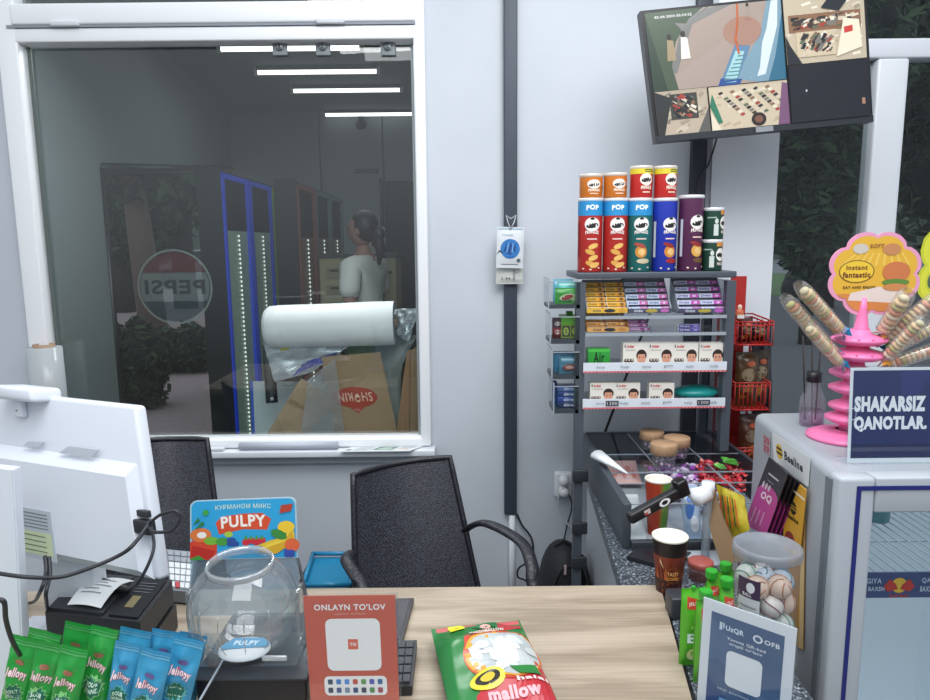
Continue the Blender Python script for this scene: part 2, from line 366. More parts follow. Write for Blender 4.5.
# reflected round soft drink emblem, built as a decal on the added glazing
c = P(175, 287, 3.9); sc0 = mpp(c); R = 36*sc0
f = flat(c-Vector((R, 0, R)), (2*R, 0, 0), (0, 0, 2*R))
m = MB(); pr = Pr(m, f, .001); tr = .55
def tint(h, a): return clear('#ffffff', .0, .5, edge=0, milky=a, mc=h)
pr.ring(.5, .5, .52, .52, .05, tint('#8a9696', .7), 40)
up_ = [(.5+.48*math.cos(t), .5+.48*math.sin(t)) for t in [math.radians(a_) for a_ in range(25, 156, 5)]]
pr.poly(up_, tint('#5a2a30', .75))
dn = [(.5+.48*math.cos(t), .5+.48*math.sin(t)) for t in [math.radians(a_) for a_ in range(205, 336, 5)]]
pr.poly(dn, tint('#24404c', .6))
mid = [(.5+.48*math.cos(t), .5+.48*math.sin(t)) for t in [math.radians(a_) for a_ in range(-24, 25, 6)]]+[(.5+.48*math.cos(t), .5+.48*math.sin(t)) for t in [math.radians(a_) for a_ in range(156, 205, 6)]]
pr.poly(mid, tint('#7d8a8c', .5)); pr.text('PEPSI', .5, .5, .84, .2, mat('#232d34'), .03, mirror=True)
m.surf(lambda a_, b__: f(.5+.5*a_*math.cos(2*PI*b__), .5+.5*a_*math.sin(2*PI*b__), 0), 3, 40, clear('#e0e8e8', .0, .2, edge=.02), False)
tag(m.build('reflected_emblem'), 'reflected round red white and blue drink emblem with mirrored lettering behind the window', 'sticker')
# beige counter, screen and person in the far room
x0, x1, z0, z1_ = bb(320, 258, 396, 300, 5.3)
t = thing('counter_cabinet', 'pale beige cabinet with small drawer fronts behind the person', 'cabinet', ((x0+x1)/2, 5.3, 0)); W = x1-x0
m = MB(); m.box(-W/2, 0, 0, W/2, .45, z1_, mat('#aaa98c', .6)); m.box(-W/2-.01, -.01, z1_, W/2+.01, .46, z1_+.03, mat('#3b4544')); m.build('body', t)
for j in range(3):
    for i in range(2): m = MB(); m.box(-W/2+.05+i*.16, -.012, z1_-.15-j*.13, -W/2+.17+i*.16, 0, z1_-.07-j*.13, mat('#8f907a')); m.box(-W/2+.08+i*.16, -.016, z1_-.1-j*.13, -W/2+.14+i*.16, -.01, z1_-.085-j*.13, mat('#30363a')); m.build('drawer', t)
m = MB(); m.box(.1*W, -.008, z1_-.12, W*.45, 0, z1_-.1, mat('#50564e')); m.build('vent_slot', t)
x0, x1, z0, z2 = bb(368, 227, 384, 247, 5.45)
t = thing('small_screen', 'small white framed screen standing on the beige cabinet behind the window', 'screen', ((x0+x1)/2, 5.5, z1_+.03)); W = x1-x0; H = z2-z1_-.03
m = MB(); m.box(-W/2, 0, .03, W/2, .04, H, mat('#9fa8a6')); m.box(-.05, 0, 0, .05, .1, .04, mat('#9fa8a6')); m.build('frame', t)
m = MB(); m.box(-W/2+.02, -.004, .055, W/2-.02, 0, H-.02, mat('#242c30')); m.build('display', t)
# person
def skinned(name, verts, edges, radii, m_, sub=2, root=0, parent=None):
    me = bpy.data.meshes.new(name); me.from_pydata(verts, edges, []); o = bpy.data.objects.new(name, me); C.objects.link(o)
    md = o.modifiers.new('s', 'SKIN'); md.use_smooth_shade = True
    for i, r in enumerate(radii):
        r = r if isinstance(r, tuple) else (r, r); me.skin_vertices[0].data[i].radius = r
    me.skin_vertices[0].data[root].use_root = True
    sb = o.modifiers.new('u', 'SUBSURF'); sb.levels = sub; sb.render_levels = sub
    me.materials.append(m_)
    dg = bpy.context.evaluated_depsgraph_get(); dg.update(); ev = o.evaluated_get(dg); nm = bpy.data.meshes.new_from_object(ev)
    for p_ in nm.polygons: p_.use_smooth = True
    bpy.data.objects.remove(o); o = bpy.data.objects.new(name, nm); C.objects.link(o)
    if not nm.materials: nm.materials.append(m_)
    if parent: o.parent = parent
    return o
pp = P(357, 225, 4.75)
per = thing('person', 'person in a white t-shirt with dark hair tied back, turned away behind the window', 'person', (pp.x+.04, 4.75, 0), math.radians(-110))
SK = mat('#8d6f64', .6)
bv = [(0, 0, .95), (0, 0, 1.1), (0, 0, 1.28), (0, .0, 1.42), (0, 0, 1.5), (0, -.01, 1.56),            # 0-5 torso, neck
      (.17, 0, 1.41), (.23, .01, 1.15), (.2, -.1, .95), (.19, -.14, .87), (-.17, 0, 1.41), (-.24, -.01, 1.16), (-.22, -.12, .96), (-.21, -.16, .88),
      (.1, 0, .88), (.11, -.02, .5), (.11, .03, .1), (.12, -.1, .04), (-.1, 0, .88), (-.12, .06, .5), (-.12, .1, .1), (-.12, -.03, .04)]
be = [(0, 1), (1, 2), (2, 3), (3, 4), (4, 5), (3, 6), (6, 7), (7, 8), (8, 9), (3, 10), (10, 11), (11, 12), (12, 13), (0, 14), (14, 15), (15, 16), (16, 17), (0, 18), (18, 19), (19, 20), (20, 21)]
brd = [(.15, .1), (.13, .09), (.14, .1), (.12, .08), .055, .05, .06, .045, .035, .03, .06, .045, .035, .03, .09, .06, .04, .035, .09, .06, .04, .035]
body = skinned('body', bv, be, brd, SK, 2, 0, per)
def addmesh(o, mb):   # merge extra parts (head, fingers) into the body mesh
    bm = bmesh.new(); bm.from_mesh(o.data); k = len(o.data.materials)
    for mm in mb.ms: o.data.materials.append(mm)
    vs = [bm.verts.new(v) for v in mb.v]
    for f_, mi in zip(mb.f, mb.mi): fc = bm.faces.new([vs[i] for i in f_]); fc.material_index = k+mi; fc.smooth = True
    bm.to_mesh(o.data); bm.free()
h = MB(); h.ball((0, -.015, 1.65), (.073, .092, .112), SK, 18, 12); h.ball((0, -.107, 1.64), (.014, .02, .02), SK); 
for s in (-1, 1):
    h.ball((s*.073, 0, 1.645), (.012, .022, .03), SK); h.ball((s*.03, -.096, 1.665), .011, mat('#2b1f1c'))
    for k in range(4): h.tube([(s*.2+(k-1.5)*.018, -.15, .86), (s*.2+(k-1.5)*.02, -.17, .81), (s*.2+(k-1.5)*.018, -.155, .78)], .009, SK, 6)
    h.tube([(s*.2-s*.03, -.15, .87), (s*.2-s*.055, -.17, .83)], .01, SK, 6)
h.ball((0, -.103, 1.6), (.022, .008, .008), mat('#7a4a48')); addmesh(body, h)
m = MB(); m.ball((0, .012, 1.672), (.085, .1, .112), mat('#1d1a1e', .5, bump=.4), 18, 12); m.ball((0, .1, 1.62), (.035, .06, .06), mat('#1d1a1e', .5)); m.tube([(0, .1, 1.62), (.01, .13, 1.52), (0, .11, 1.42)], [.04, .035, .01], mat('#1d1a1e', .5), 8)
hr = m.build('hair', per)
for v in hr.data.vertices:
    if v.co.y < -.03 and v.co.z < 1.72: v.co.y = -.03
tv = [(0, 0, .9), (0, 0, 1.1), (0, 0, 1.28), (0, 0, 1.42), (0, 0, 1.49), (.18, 0, 1.41), (.235, .01, 1.2), (-.18, 0, 1.41), (-.245, 0, 1.2)]
skinned('t_shirt', tv, [(0, 1), (1, 2), (2, 3), (3, 4), (3, 5), (5, 6), (3, 7), (7, 8)], [(.175, .125), (.155, .115), (.165, .12), (.14, .1), .065, .078, .075, .078, .075], mat('#c3cbc8', .8, bump=.3, bs=12), 2, 0, per)
skinned('trousers', [(0, 0, .94), (.1, 0, .86), (.11, -.02, .5), (.11, .03, .1), (-.1, 0, .86), (-.12, .06, .5), (-.12, .1, .1)], [(0, 1), (1, 2), (2, 3), (0, 4), (4, 5), (5, 6)], [(.16, .12), .1, .075, .06, .1, .075, .06], mat('#2c3340', .8), 2, 0, per)
# ---- things lying against the inside of the window
YL = D+.14
m = MB(); m.box(-1.2, YL+.001, 0, -.135, YL+.42, .6, mat('#7d8584')); m.box(-1.2, YL+.001, .6, -.135, YL+.43, .62, mat('#9ba3a3')); 
tag(m.build('storage_bench'), 'low grey bench just behind the window that carries the rolls and paper bags', 'bench')
ZL = WZ0-.015
def sheet(name, lab, cat, cor, m_, th=.004, cr=.01, fr_=3, seed=0, nu=16, nv=16, prints=None):
    f0 = bil(*cor); lo = min(f0(0, 0).z, f0(1, 0).z); hi = f0(.5, 1).z; e = (lo-.628)/max(.05, hi-lo) if lo < .86 else 0
    def fn(u, v, w=0):
        n = noise.noise(Vector((u*fr_+seed, v*fr_, seed)))*cr+noise.noise(Vector((u*fr_*3+seed, v*fr_*3, 5)))*cr*.4
        return f0(u, v, w+n)
    m = MB(); m.surf(lambda u, v: fn(u, v*(1+e)-e, 0), nu, nv, m_); m.surf(lambda u, v: fn(1-u, v*(1+e)-e, -th), nu, nv, m_)
    if prints: prints(Pr(m, fn, .0012, g=.05))
    return tag(m.build(name), lab, cat)
def q4(pts, Ys): return [P(x, y, Y) for (x, y), Y in zip(pts, Ys)]   # BL BR TR TL
def qz(p, z): p = Vector(p); p.z = z; return p
# blue edged pale panel standing on the bench
f = bil(qz(P(252, 436, 3.02), .622), qz(P(345, 436, 3.02), .622), P(345, 382, 3.1), P(250, 381, 3.1))
m = MB(); slab(m, f, .02, mat('#a4b1b4')); Pr(m, f).rect(0, 0, .03, 1, '#2b4fae'); o = m.build('pale_panel'); tag(o, 'pale grey board with a blue left edge leaning behind the crumpled bag', 'board')
m = MB(); a0, a1 = P(268, 345, 3.0), P(272, 403, 2.93); m.tube([a0, a1], .025, mat('#30383c', .4), 4, flat=.5); m.ball(P(272, 399, 2.925), .008, mat('#9aa3a6'))
tag(m.build('dark_strap'), 'dark flat strap hanging below the foil at the left end of the white roll', 'strap')
FOIL = custom('foil_print', lambda nt, b: (lambda br: (nt.links.new(coords(nt, (9, 9, 9), (1.2, 0, .3)).outputs[0], br.inputs['Vector']), nt.links.new(br.outputs[0], b.inputs['Base Color']), b.inputs['Metallic'].__setattr__('default_value', .45), b.inputs['Roughness'].__setattr__('default_value', .35),
    br.inputs['Color1'].__setattr__('default_value', lin('#c4ccd0')), br.inputs['Color2'].__setattr__('default_value', lin('#b3bcc2')), br.inputs['Mortar'].__setattr__('default_value', lin('#5f6c7c')), br.inputs['Mortar Size'].__setattr__('default_value', .03)))(nt.nodes.new('ShaderNodeTexBrick')))
def foilp(p):
    p.poly([(.5, .02), (1, .35), (.98, .72), (.55, .35)], '#3a3f8f'); p.poly([(.2, .75), (.32, .8), (.28, .98), (.2, .95)], '#b9b348')
sheet('foil_sheet', 'silver insulation foil with a violet blue patch crumpled under the white roll', 'foil', q4([(275, 382), (312, 372), (352, 344), (262, 341)], [2.93, 2.92, 2.95, 2.95]), FOIL, cr=.02, seed=2, prints=foilp)
sheet('foil_offcut', 'small silver foil piece sticking out at the right end of the white roll', 'foil', q4([(398, 336), (408, 342), (420, 308), (394, 309)], [2.95, 2.93, 2.95, 2.97]), FOIL, cr=.02, seed=8)
GB = mat('#9aa3a2', .5, bump=.4, bs=15)
sheet('plastic_sheet', 'grey plastic sheet folded behind the brown bag, below the white roll', 'plastic sheet', q4([(392, 434), (404, 360), (417, 335), (345, 345)], [3.05, 3.0, 3.0, 3.05]), GB, cr=.02, seed=4)
# white roll
A, B = P(271, 327, 2.97), P(395, 323, 2.97); r = 21.5*mpp(A); L = (B-A).length
t = thing('wrap_roll', 'thick white roll of wrapping foam lying on its side behind the window', 'roll', A, 0); ang = math.atan2(B.z-A.z, B.x-A.x)
m = MB(); m.X = Matrix.Rotation(-ang, 4, 'Y') @ Matrix.Rotation(PI/2, 4, 'Y')
m.lathe([(r*.25, -.02), (r*.8, -.02), (r*.97, 0), (r, .04), (r, L*.5), (r*1.03, L*.8), (r*1.02, L)], mat('#e6eaec', .55, bump=.5, bs=9), 36); m.lathe([(r*1.0, L), (r*.75, L+.004), (r*.7, L-.01), (r*.3, L-.01), (r*.3, 0)], mat('#8f9a9c'), 36); m.build('foam_layers', t)
m = MB(); m.X = Matrix.Rotation(-ang, 4, 'Y') @ Matrix.Rotation(PI/2, 4, 'Y'); m.lathe([(r*.22, -.03), (r*.22, L+.01), (r*.17, L+.01), (r*.17, -.03)], mat('#9c8468'), 20); m.build('core', t)
KR = mat('#927a5f', .8, nz=.12, sc_=12, bump=.3, bs=8)
def bagp(p):
    p.ell(.44, .47, .36, .13, '#9c3b2b', 28); p.poly([(.3, .36), (.58, .36), (.44, .27)], '#9c3b2b'); p.text('SHƏRIN', .44, .47, .56, .12, '#d3b7a0', .01, rot=PI); p.text('TM', .44, .32, .08, .03, '#d3b7a0', rot=PI)
sheet('paper_bag', 'brown paper bag with an upside down red oval logo leaning inside the window', 'paper bag', q4([(335, 435), (398, 435), (380, 352), (321, 357)], [2.88, 2.88, 2.93, 2.93]), KR, cr=.003, seed=1, prints=bagp)
sheet('folded_paper_bag', 'smaller brown paper bag tilted on its corner, left of the logo bag', 'paper bag', q4([(276, 419), (306, 434), (341, 400), (301, 378)], [2.9, 2.89, 2.91, 2.94]), mat('#99856c', .8, bump=.3, bs=8), cr=.006, seed=6, prints=lambda p: p.rect(.05, .42, .95, .52, '#80684f'))
sheet('clear_bag', 'see-through plastic bag draped between the two brown paper bags', 'plastic bag', q4([(300, 436), (345, 436), (335, 358), (308, 380)], [2.87, 2.87, 2.9, 2.9]), clear('#eeeeee', .06, .15, edge=.4, milky=.12), cr=.006, seed=9)
sheet('cardboard_sheet', 'tall brown cardboard sheet at the far right of the window pane', 'cardboard', q4([(410, 436), (424, 436), (421, 344), (411, 350)], [2.88, 2.88, 2.95, 2.95]), KR, cr=.003, seed=11)
sheet('cardboard_strip', 'narrow brown cardboard strip next to the tall cardboard sheet', 'cardboard', q4([(396, 436), (409, 436), (411, 350), (407, 350)], [2.92, 2.92, 2.97, 2.97]), mat('#a18061', .8, nz=.1), cr=.003, seed=12)
# ---- street: its reflection built behind the added glazing, and the right hand view
PAVE = custom('street_paving', lambda nt, b: (lambda br: (nt.links.new(coords(nt, (1.4, 1.4, 1.4)).outputs[0], br.inputs['Vector']), nt.links.new(br.outputs[0], b.inputs['Base Color']), b.inputs['Roughness'].__setattr__('default_value', .9),
    br.inputs['Color1'].__setattr__('default_value', lin('#6c6f75')), br.inputs['Color2'].__setattr__('default_value', lin('#63666c')), br.inputs['Mortar'].__setattr__('default_value', lin('#4a4b50')), br.inputs['Mortar Size'].__setattr__('default_value', .012)))(nt.nodes.new('ShaderNodeTexBrick')))
m = MB(); m.box(1.1, D+.14, -.12, 14, 20, 0, PAVE); struct(m, 'ground_2')
m = MB(); m.box(-30, 26, -.12, 1, 34, .01, mat('#33502a', .9, nz=.3, sc_=3)); m.box(1, 20, -.12, 40, 34, .01, mat('#5c7a50', .9, nz=.3, sc_=3)); struct(m, 'ground_3')
m = MB(); m.box(-40, 34, -.12, 50, 60, .0, mat('#83878c', .9)); struct(m, 'ground_4')
m = MB(); m.box(-60, 60, -.1, 70, 60.5, 12, mat('#566258', .9, nz=.5, sc_=.6)); struct(m, 'ground_5')
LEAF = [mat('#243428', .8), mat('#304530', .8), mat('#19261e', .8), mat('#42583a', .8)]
def foliage(mb, blobs, n, s=.12, ms=LEAF):
    for k in range(n):
        c_, rr = random.choice(blobs); d = Vector((random.gauss(0, 1), random.gauss(0, 1), random.gauss(0, 1))).normalized()*random.uniform(.75, 1.08)
        p_ = Vector((c_[0]+d.x*rr[0], c_[1]+d.y*rr[1], c_[2]+d.z*rr[2])); a_ = Vector((random.gauss(0, 1), random.gauss(0, 1), random.gauss(0, 1))).normalized(); b2 = a_.orthogonal().normalized()
        q = s*random.uniform(.5, 1.4); mb.add([p_-a_*q, p_+b2*q*.35, p_+a_*q, p_-b2*q*.35], [(0, 1, 2, 3)], random.choice(ms))
def tree(x, y, h, blobs, lab, tr=.16, lean=0, n=2500, s=.2, bark='#3a3632'):
    t = thing('tree', lab, 'tree', (x, y, 0), 0, 'trees along the street')
    m = MB(); m.tube([(0, 0, -.05), (lean*.4, 0, h*.35), (lean, 0, h*.8)], [tr, tr*.8, tr*.4], mat(bark, .9, bump=.6, bs=9), 10)
    for k in range(5):
        a_ = k*1.3; m.tube([(lean*.6, 0, h*.45+k*.25), (lean*.6+math.cos(a_)*1.1, math.sin(a_)*.5, h*.62+k*.3)], [tr*.35, tr*.1], mat(bark, .9, bump=.6, bs=9), 6)
    m.build('trunk', t)
    m = MB()
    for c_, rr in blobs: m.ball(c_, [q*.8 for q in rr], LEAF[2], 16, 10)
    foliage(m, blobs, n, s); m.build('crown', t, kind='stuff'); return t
# left: the pane's street reflection, built as objects behind the added glazing
def tl_(px, Y, h, lab, **k):
    x = P(px, 244, Y).x; tree(x, Y, h, k.pop('bl'), lab, **k)
tl_(148, 12, 6, 'reflected brown leaning trunk nearest the emblem behind the window', bl=[((0, 0, 4.2), (1.8, 1.2, 1.9)), ((-1.4, .2, 3.4), (1.2, 1, 1))], tr=.24, lean=-.35, bark='#6a5a50')
tl_(182, 18, 7, 'reflected dark tree with a straight trunk right of the emblem behind the window', bl=[((0, 0, 5.2), (2.6, 1.2, 3.1)), ((1.5, 0, 4), (1.4, 1, 1.6))], tr=.3)
tl_(212, 19, 7, 'reflected dark tree beside the first blue cooler behind the window', bl=[((0, 0, 5.3), (2.2, 1.2, 3))], tr=.28)
tl_(120, 17, 6.5, 'reflected dark tree at the left edge of the added glazing behind the window', bl=[((0, 0, 4.6), (2.6, 1.2, 3.2)), ((.3, 0, 2.2), (1, .8, 1.1))], tr=.25)
def bush(px0, px1, pyb, pyt, Y, lab, n=1500, s=.1):
    x0, x1, z0, z1 = bb(px0, pyt, px1, pyb, Y); z1 = max(z1, .3); m = MB()
    W = (x1-x0)/2; bl = [((x0+W*.5, Y, z1*.45), (W*.55, W*.4, z1*.5)), ((x0+W*1.3, Y, z1*.5), (W*.65, W*.4, z1*.5)), ((x0+W, Y+.2, z1*.35), (W*.9, W*.4, z1*.5))]
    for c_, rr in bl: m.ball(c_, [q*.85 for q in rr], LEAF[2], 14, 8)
    foliage(m, bl, n, s); o = m.build('bush'); tag(o, lab, 'bush', 'bushes along the reflected street'); return o
bush(105, 160, 405, 320, 6.6, 'reflected low dark green bush below the emblem, left of the brick paving', s=.06)
bush(150, 215, 385, 325, 8.6, 'reflected dark green bush right below the emblem at the edge of the brick paving', s=.07)
def car(px, py, Y, L, rz, lab, colr='#b8bec4'):
    p_ = P(px, py, Y); t = thing('parked_car', lab, 'car', (p_.x, Y, 0), rz, 'cars parked along the street')
    prof = [(-L/2, .35), (-L/2+.05, .75), (-L/2+.9, .9), (-L/2+1.5, 1.42), (L/2-1.2, 1.45), (L/2-.45, 1.0), (L/2-.02, .9), (L/2, .4), (L/2-.2, .28), (-L/2+.2, .28)]
    m = MB(); m.prism(prof, -.85, .85, mat(colr, .25, .3)); m.build('car_body', t)
    m = MB(); m.prism([(-L/2+1.05, .93), (-L/2+1.55, 1.36), (L/2-1.25, 1.38), (L/2-.65, .98)], -.87, .87, mat('#20282e', .1)); m.build('window_glass', t)
    for sx in (-L/2+.8, L/2-.8):
        for sy in (-.8, .8): m = MB(); m.X = Matrix.Translation((sx, sy, .33)) @ Matrix.Rotation(PI/2, 4, 'X'); m.lathe([(0, -.1), (.3, -.1), (.33, -.06), (.33, .06), (.3, .1), (0, .1)], mat('#17181a', .7), 20); m.build('wheel', t)
    return t
car(202, 240, 30, 4.2, .1, 'reflected pale car parked beyond the lawn behind the window')
# right, through the opening
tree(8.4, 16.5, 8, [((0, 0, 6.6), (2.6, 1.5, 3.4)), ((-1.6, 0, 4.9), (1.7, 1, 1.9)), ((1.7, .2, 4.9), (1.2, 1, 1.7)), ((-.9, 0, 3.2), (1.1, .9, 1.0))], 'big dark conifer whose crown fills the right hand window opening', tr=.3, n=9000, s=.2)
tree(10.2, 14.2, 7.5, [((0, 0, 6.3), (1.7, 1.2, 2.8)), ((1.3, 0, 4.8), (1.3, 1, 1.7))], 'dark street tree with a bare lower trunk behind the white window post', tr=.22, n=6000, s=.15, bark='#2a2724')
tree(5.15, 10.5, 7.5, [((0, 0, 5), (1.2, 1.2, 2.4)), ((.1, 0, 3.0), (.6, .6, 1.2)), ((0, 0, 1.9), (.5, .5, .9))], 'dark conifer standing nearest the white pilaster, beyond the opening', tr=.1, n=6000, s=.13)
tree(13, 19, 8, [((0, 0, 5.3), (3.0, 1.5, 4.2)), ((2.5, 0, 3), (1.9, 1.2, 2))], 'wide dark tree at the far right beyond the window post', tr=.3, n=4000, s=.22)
car(850, 225, 33, 4.5, .15, 'light grey car on the road beyond the big conifer', '#c3c8cc')
for k, (px, Y, lab) in enumerate([(792, 19.6, 'rough grey rock under the conifer nearest the white pilaster'), (815, 19.4, 'second rough grey rock from the pilaster at the lawn edge'), (840, 19.5, 'rough grey rock at the lawn edge left of the flower-shaped sign')]):
    p_ = P(px, 285, Y); m = MB(); m.ball((0, 0, .28), (.3, .3, .42), mat('#4a4a48', .9, nz=.3, bump=.8), 14, 9); o = m.build('garden_rock'); o.location = (p_.x, Y, 0)
    for v in o.data.vertices: v.co += Vector(v.co).normalized()*noise.noise(v.co*3+Vector((k*5, 0, 0)))*.15
    tag(o, lab, 'rock', 'rocks along the lawn edge')
# right hand window frame (white post, rail)
m = MB(); Y0 = D+.02
pA, pB = P(905, 150, Y0), P(882, 150, Y0)
XP0, XP1 = P(876, 100, Y0).x, P(907, 100, Y0).x
zr0, zr1 = P(880, 58, Y0).z, P(880, 38, Y0).z
m.box(XP0, Y0, 0, XP1, Y0+.08, zr0, mat('#e4e7ec', .3), .01); m.box(OX0, Y0, zr0, 2.6, Y0+.08, zr1, mat('#dde0e6', .3), .008); m.box(OX0-.01, Y0, 3.0, 2.6, Y0+.1, 3.1, WHITE)
m.box(2.52, Y0, 0, 2.6, Y0+.08, 3.0, WHITE); w3 = struct(m, 'window_3')
gl = clear('#f2f5f5', .03, .0, edge=.2)
for nm, x0, x1, z0, z1 in (('glass_pane', OX0, XP0, 0, zr0), ('glass_pane', XP1, 2.52, 0, zr0), ('upper_glass_pane', OX0, 2.52, zr1, 3.0)):
    m = MB(); m.box(x0, Y0+.04, z0, x1, Y0+.046, z1, gl); m.build(nm, w3, kind='structure')
p8 = P(936, 266, Y0+.03); m = MB(); f = flat((0, 0, 0), (1, 0, 0), (0, 0, 1)); s_ = mpp(p8)
pr = Pr(m, f, .001); pr.text('8', 0, .0, 36*s_, 76*s_, mat('#dfe23c', .4), .02); pr.text('8', 0, 0, 30*s_, 70*s_, mat('#f2f24a', .4), -.01)
o = m.build('number_sticker'); o.location = p8; tag(o, 'yellow number 8 stuck on the glass at the right edge of the photo', 'sticker')
m = MB(); m.box(2.6, -.4, 0, 2.7, D+.14, 3.1, WALL); struct(m, 'wall_right')
# ------------------------------------------------------------------ light
wd = bpy.data.worlds.new('world'); sc.world = wd; wd.use_nodes = True; nt = wd.node_tree; bg = nt.nodes['Background']
tc = nt.nodes.new('ShaderNodeTexCoord'); sx = nt.nodes.new('ShaderNodeSeparateXYZ'); nt.links.new(tc.outputs['Generated'], sx.inputs[0])
mr = nt.nodes.new('ShaderNodeMapRange'); mr.inputs[1].default_value = -.15; mr.inputs[2].default_value = .1; nt.links.new(sx.outputs['Z'], mr.inputs[0])
rp = ramp(nt, mr.outputs[0], [(0, '#6e6f70'), (1, '#d6dde6')]); nt.links.new(rp.outputs[0], bg.inputs[0]); bg.inputs[1].default_value = 1.05
def area(loc, tgt, size, e, col=(1, 1, 1), sy=None):
    l = bpy.data.lights.new('area_light', 'AREA'); l.energy = e; l.size = size; l.color = col
    if sy: l.shape = 'RECTANGLE'; l.size_y = sy
    o = bpy.data.objects.new('area_light', l); C.objects.link(o); o.location = loc; o.rotation_euler = (Vector(tgt)-Vector(loc)).to_track_quat('-Z', 'Y').to_euler(); return o
area((.2, .9, 2.95), (.1, 1.6, 0), 2.2, 30, (.98, .99, 1), .8)
area((.6, 1.75, 2.9), (.65, 2.0, 0), .7, 7, (1, 1, 1), .5)  # added lamp above the rack side, brightens the display case
area((.3, -1.0, 4.3), (.2, 2.4, .9), 2.6, 62, (.96, .98, 1))
area((-.8, 5.6, 2.85), (-.8, 5.6, 0), 1.6, 11, (.95, 1, .98))
area((-.75, 3.25, 2.5), (-.75, 3.0, .9), 1.0, 20, (1, 1, 1), .3)
sc.view_settings.view_transform = 'Standard'; sc.view_settings.look = 'None'; sc.view_settings.exposure = .06
sc.cycles.use_denoising = True; sc.cycles.max_bounces = 8; sc.cycles.transparent_max_bounces = 32; sc.cycles.sample_clamp_indirect = 4; sc.cycles.caustics_reflective = False; sc.cycles.caustics_refractive = False
# ================================================================== WALL FITTINGS
DK = mat('#3a3f47', .45, nz=.06); DK2 = mat('#2c3036', .5)
m = MB(); x0, x1, z0, _ = bb(504, 0, 517, 514, D-.02); m.box(x0, D-.03, z0, x1, D-.001, 3.1, mat('#3b4350', .5), .004)
tag(m.build('cable_duct'), 'tall dark grey cable duct running down the wall with hanging packets on it', 'cable duct')
m = MB(); x0, x1, z0, z1 = bb(508, 515, 516, 600, D-.02); m.tube([(.5*(x0+x1), D-.02, 0), (.5*(x0+x1), D-.02, z1)], .013, mat('#d5d9dd', .4)); tag(m.build('white_pipe'), 'thin white pipe continuing below the dark cable duct', 'pipe')
m = MB(); x0, x1, _, z1 = bb(691, 130, 706, 200, D-.02); m.box(x0, D-.03, 0, x1, D-.013+.012, 2.6, mat('#30353f', .5), .003); tag(m.build('cable_duct'), 'dark cable duct below the wall screen, behind the snack tubes', 'cable duct')
# mask packets
c = P(509, 232, D-.05); s_ = mpp(c)
def packet(px0, py0, px1, py1, Y, lab, kind, rz):
    x0, x1, z0, z1 = bb(px0, py0, px1, py1, Y); W, H = x1-x0, z1-z0
    t = thing('hanging_packet', lab, 'packet', (x0+W/2, Y, z0), 0, 'packets hanging on the dark cable duct', ry=rz)
    m = MB(); f = pillow(m, W, H, .012, mat('#d9dee2' if kind else '#cfd2cc', .4), .08, .001, 3); pr = Pr(m, f, .0006, g=.1)
    if kind:
        pr.rect(.05, .93, .95, .97, '#9fb9c6', 6); pr.ell(.5, .47, .36, .24, '#2f78bd', 24); pr.poly([(.3, .45), (.5, .62), (.68, .5), (.55, .32), (.36, .34)], '#1d4f93')
        for k in range(5): pr.poly([(.25+k*.1, .38), (.29+k*.1, .38), (.38+k*.08, .6), (.35+k*.08, .61)], '#78b4e4' if k % 2 else '#153e78')
        pr.poly([(.04, .33), (.1, .4), (.22, .36), (.24, .38), (.1, .44), (.02, .35)], '#333a44'); pr.text('MASK', .4, .8, .4, .05, '#7f97ad'); pr.rect(.2, .08, .8, .1, '#8c98a4', 3); pr.ell(.82, .19, .07, .045, '#5d6a72')
    else:
        pr.text('2 44', .35, .3, .34, .15, '#60646a', .01); pr.text('85', .72, .6, .12, .14, '#60646a'); pr.rect(.62, .2, .7, .75, '#9a9c9c', 1)
    m.build('packet', t)
    m = MB(); m.tube([(0, -.004, H-.01), (-.012, -.008, H+.02), (-.018, -.002, H+.042), (0, -.006, H+.03), (.018, -.002, H+.044), (.012, -.008, H+.02), (0, -.004, H-.01)], .0018, mat('#d5d8da')); m.build('hook', t)
packet(496, 265, 523, 284, D-.045, 'pale card packet hanging lowest on the dark duct, below the blue-spot packet', 0, .0)
packet(496, 227, 523, 268, D-.07, 'white packet with a round blue picture hanging on the dark duct', 1, .03)
# wall socket
p = P(563, 484, D-.02); t = thing('wall_socket', 'white double wall socket with plugs beside the snack rack', 'socket', (p.x, D, p.z))
m = MB(); m.box(-.035, -.035, -.05, .035, 0, .05, mat('#dcdfe2', .4), .008); m.build('socket_box', t)
for dz in (-.022, .024):
    m = MB(); m.at((0, -.035, dz), rx=PI/2); m.lathe([(0, .035), (.016, .035), (.02, .0), (.021, 0)], mat('#e4e6e8', .4), 16); m.build('plug', t)
def cable(name, pts, r, col, lab, cat='cable', n=8):
    m = MB(); m.tube(bez(pts, n), r, mat(col, .5), 8); return tag(m.build(name), lab, cat)
cable('black_cable', [P(566, 490, D-.06), P(572, 505, D-.03), P(566, 530, D-.03), P(562, 560, D-.03), P(566, 600, D-.03)], .003, '#23262b', 'thin black cable hanging from the wall socket')
cable('white_cable', [P(562, 488, D-.06), P(558, 500, D-.05), P(563, 512, D-.03), P(566, 522, D-.03), P(575, 530, D-.03)], .0035, '#cfd3d6', 'thin white cable looped under the wall socket')
cable('black_cable', [P(517, 514, D-.02), P(522, 525, D-.02), P(532, 540, D-.03), P(533, 565, D-.04), P(530, 600, D-.04)], .004, '#23262b', 'black cable leaving the foot of the dark cable duct')
cable('black_cable', [P(530, 562, D-.1), P(519, 568, D-.1), P(518, 577, D-.1), P(527, 582, D-.1), P(535, 600, D-.1)], .004, '#23262b', 'small black cable loop left of the backpack')
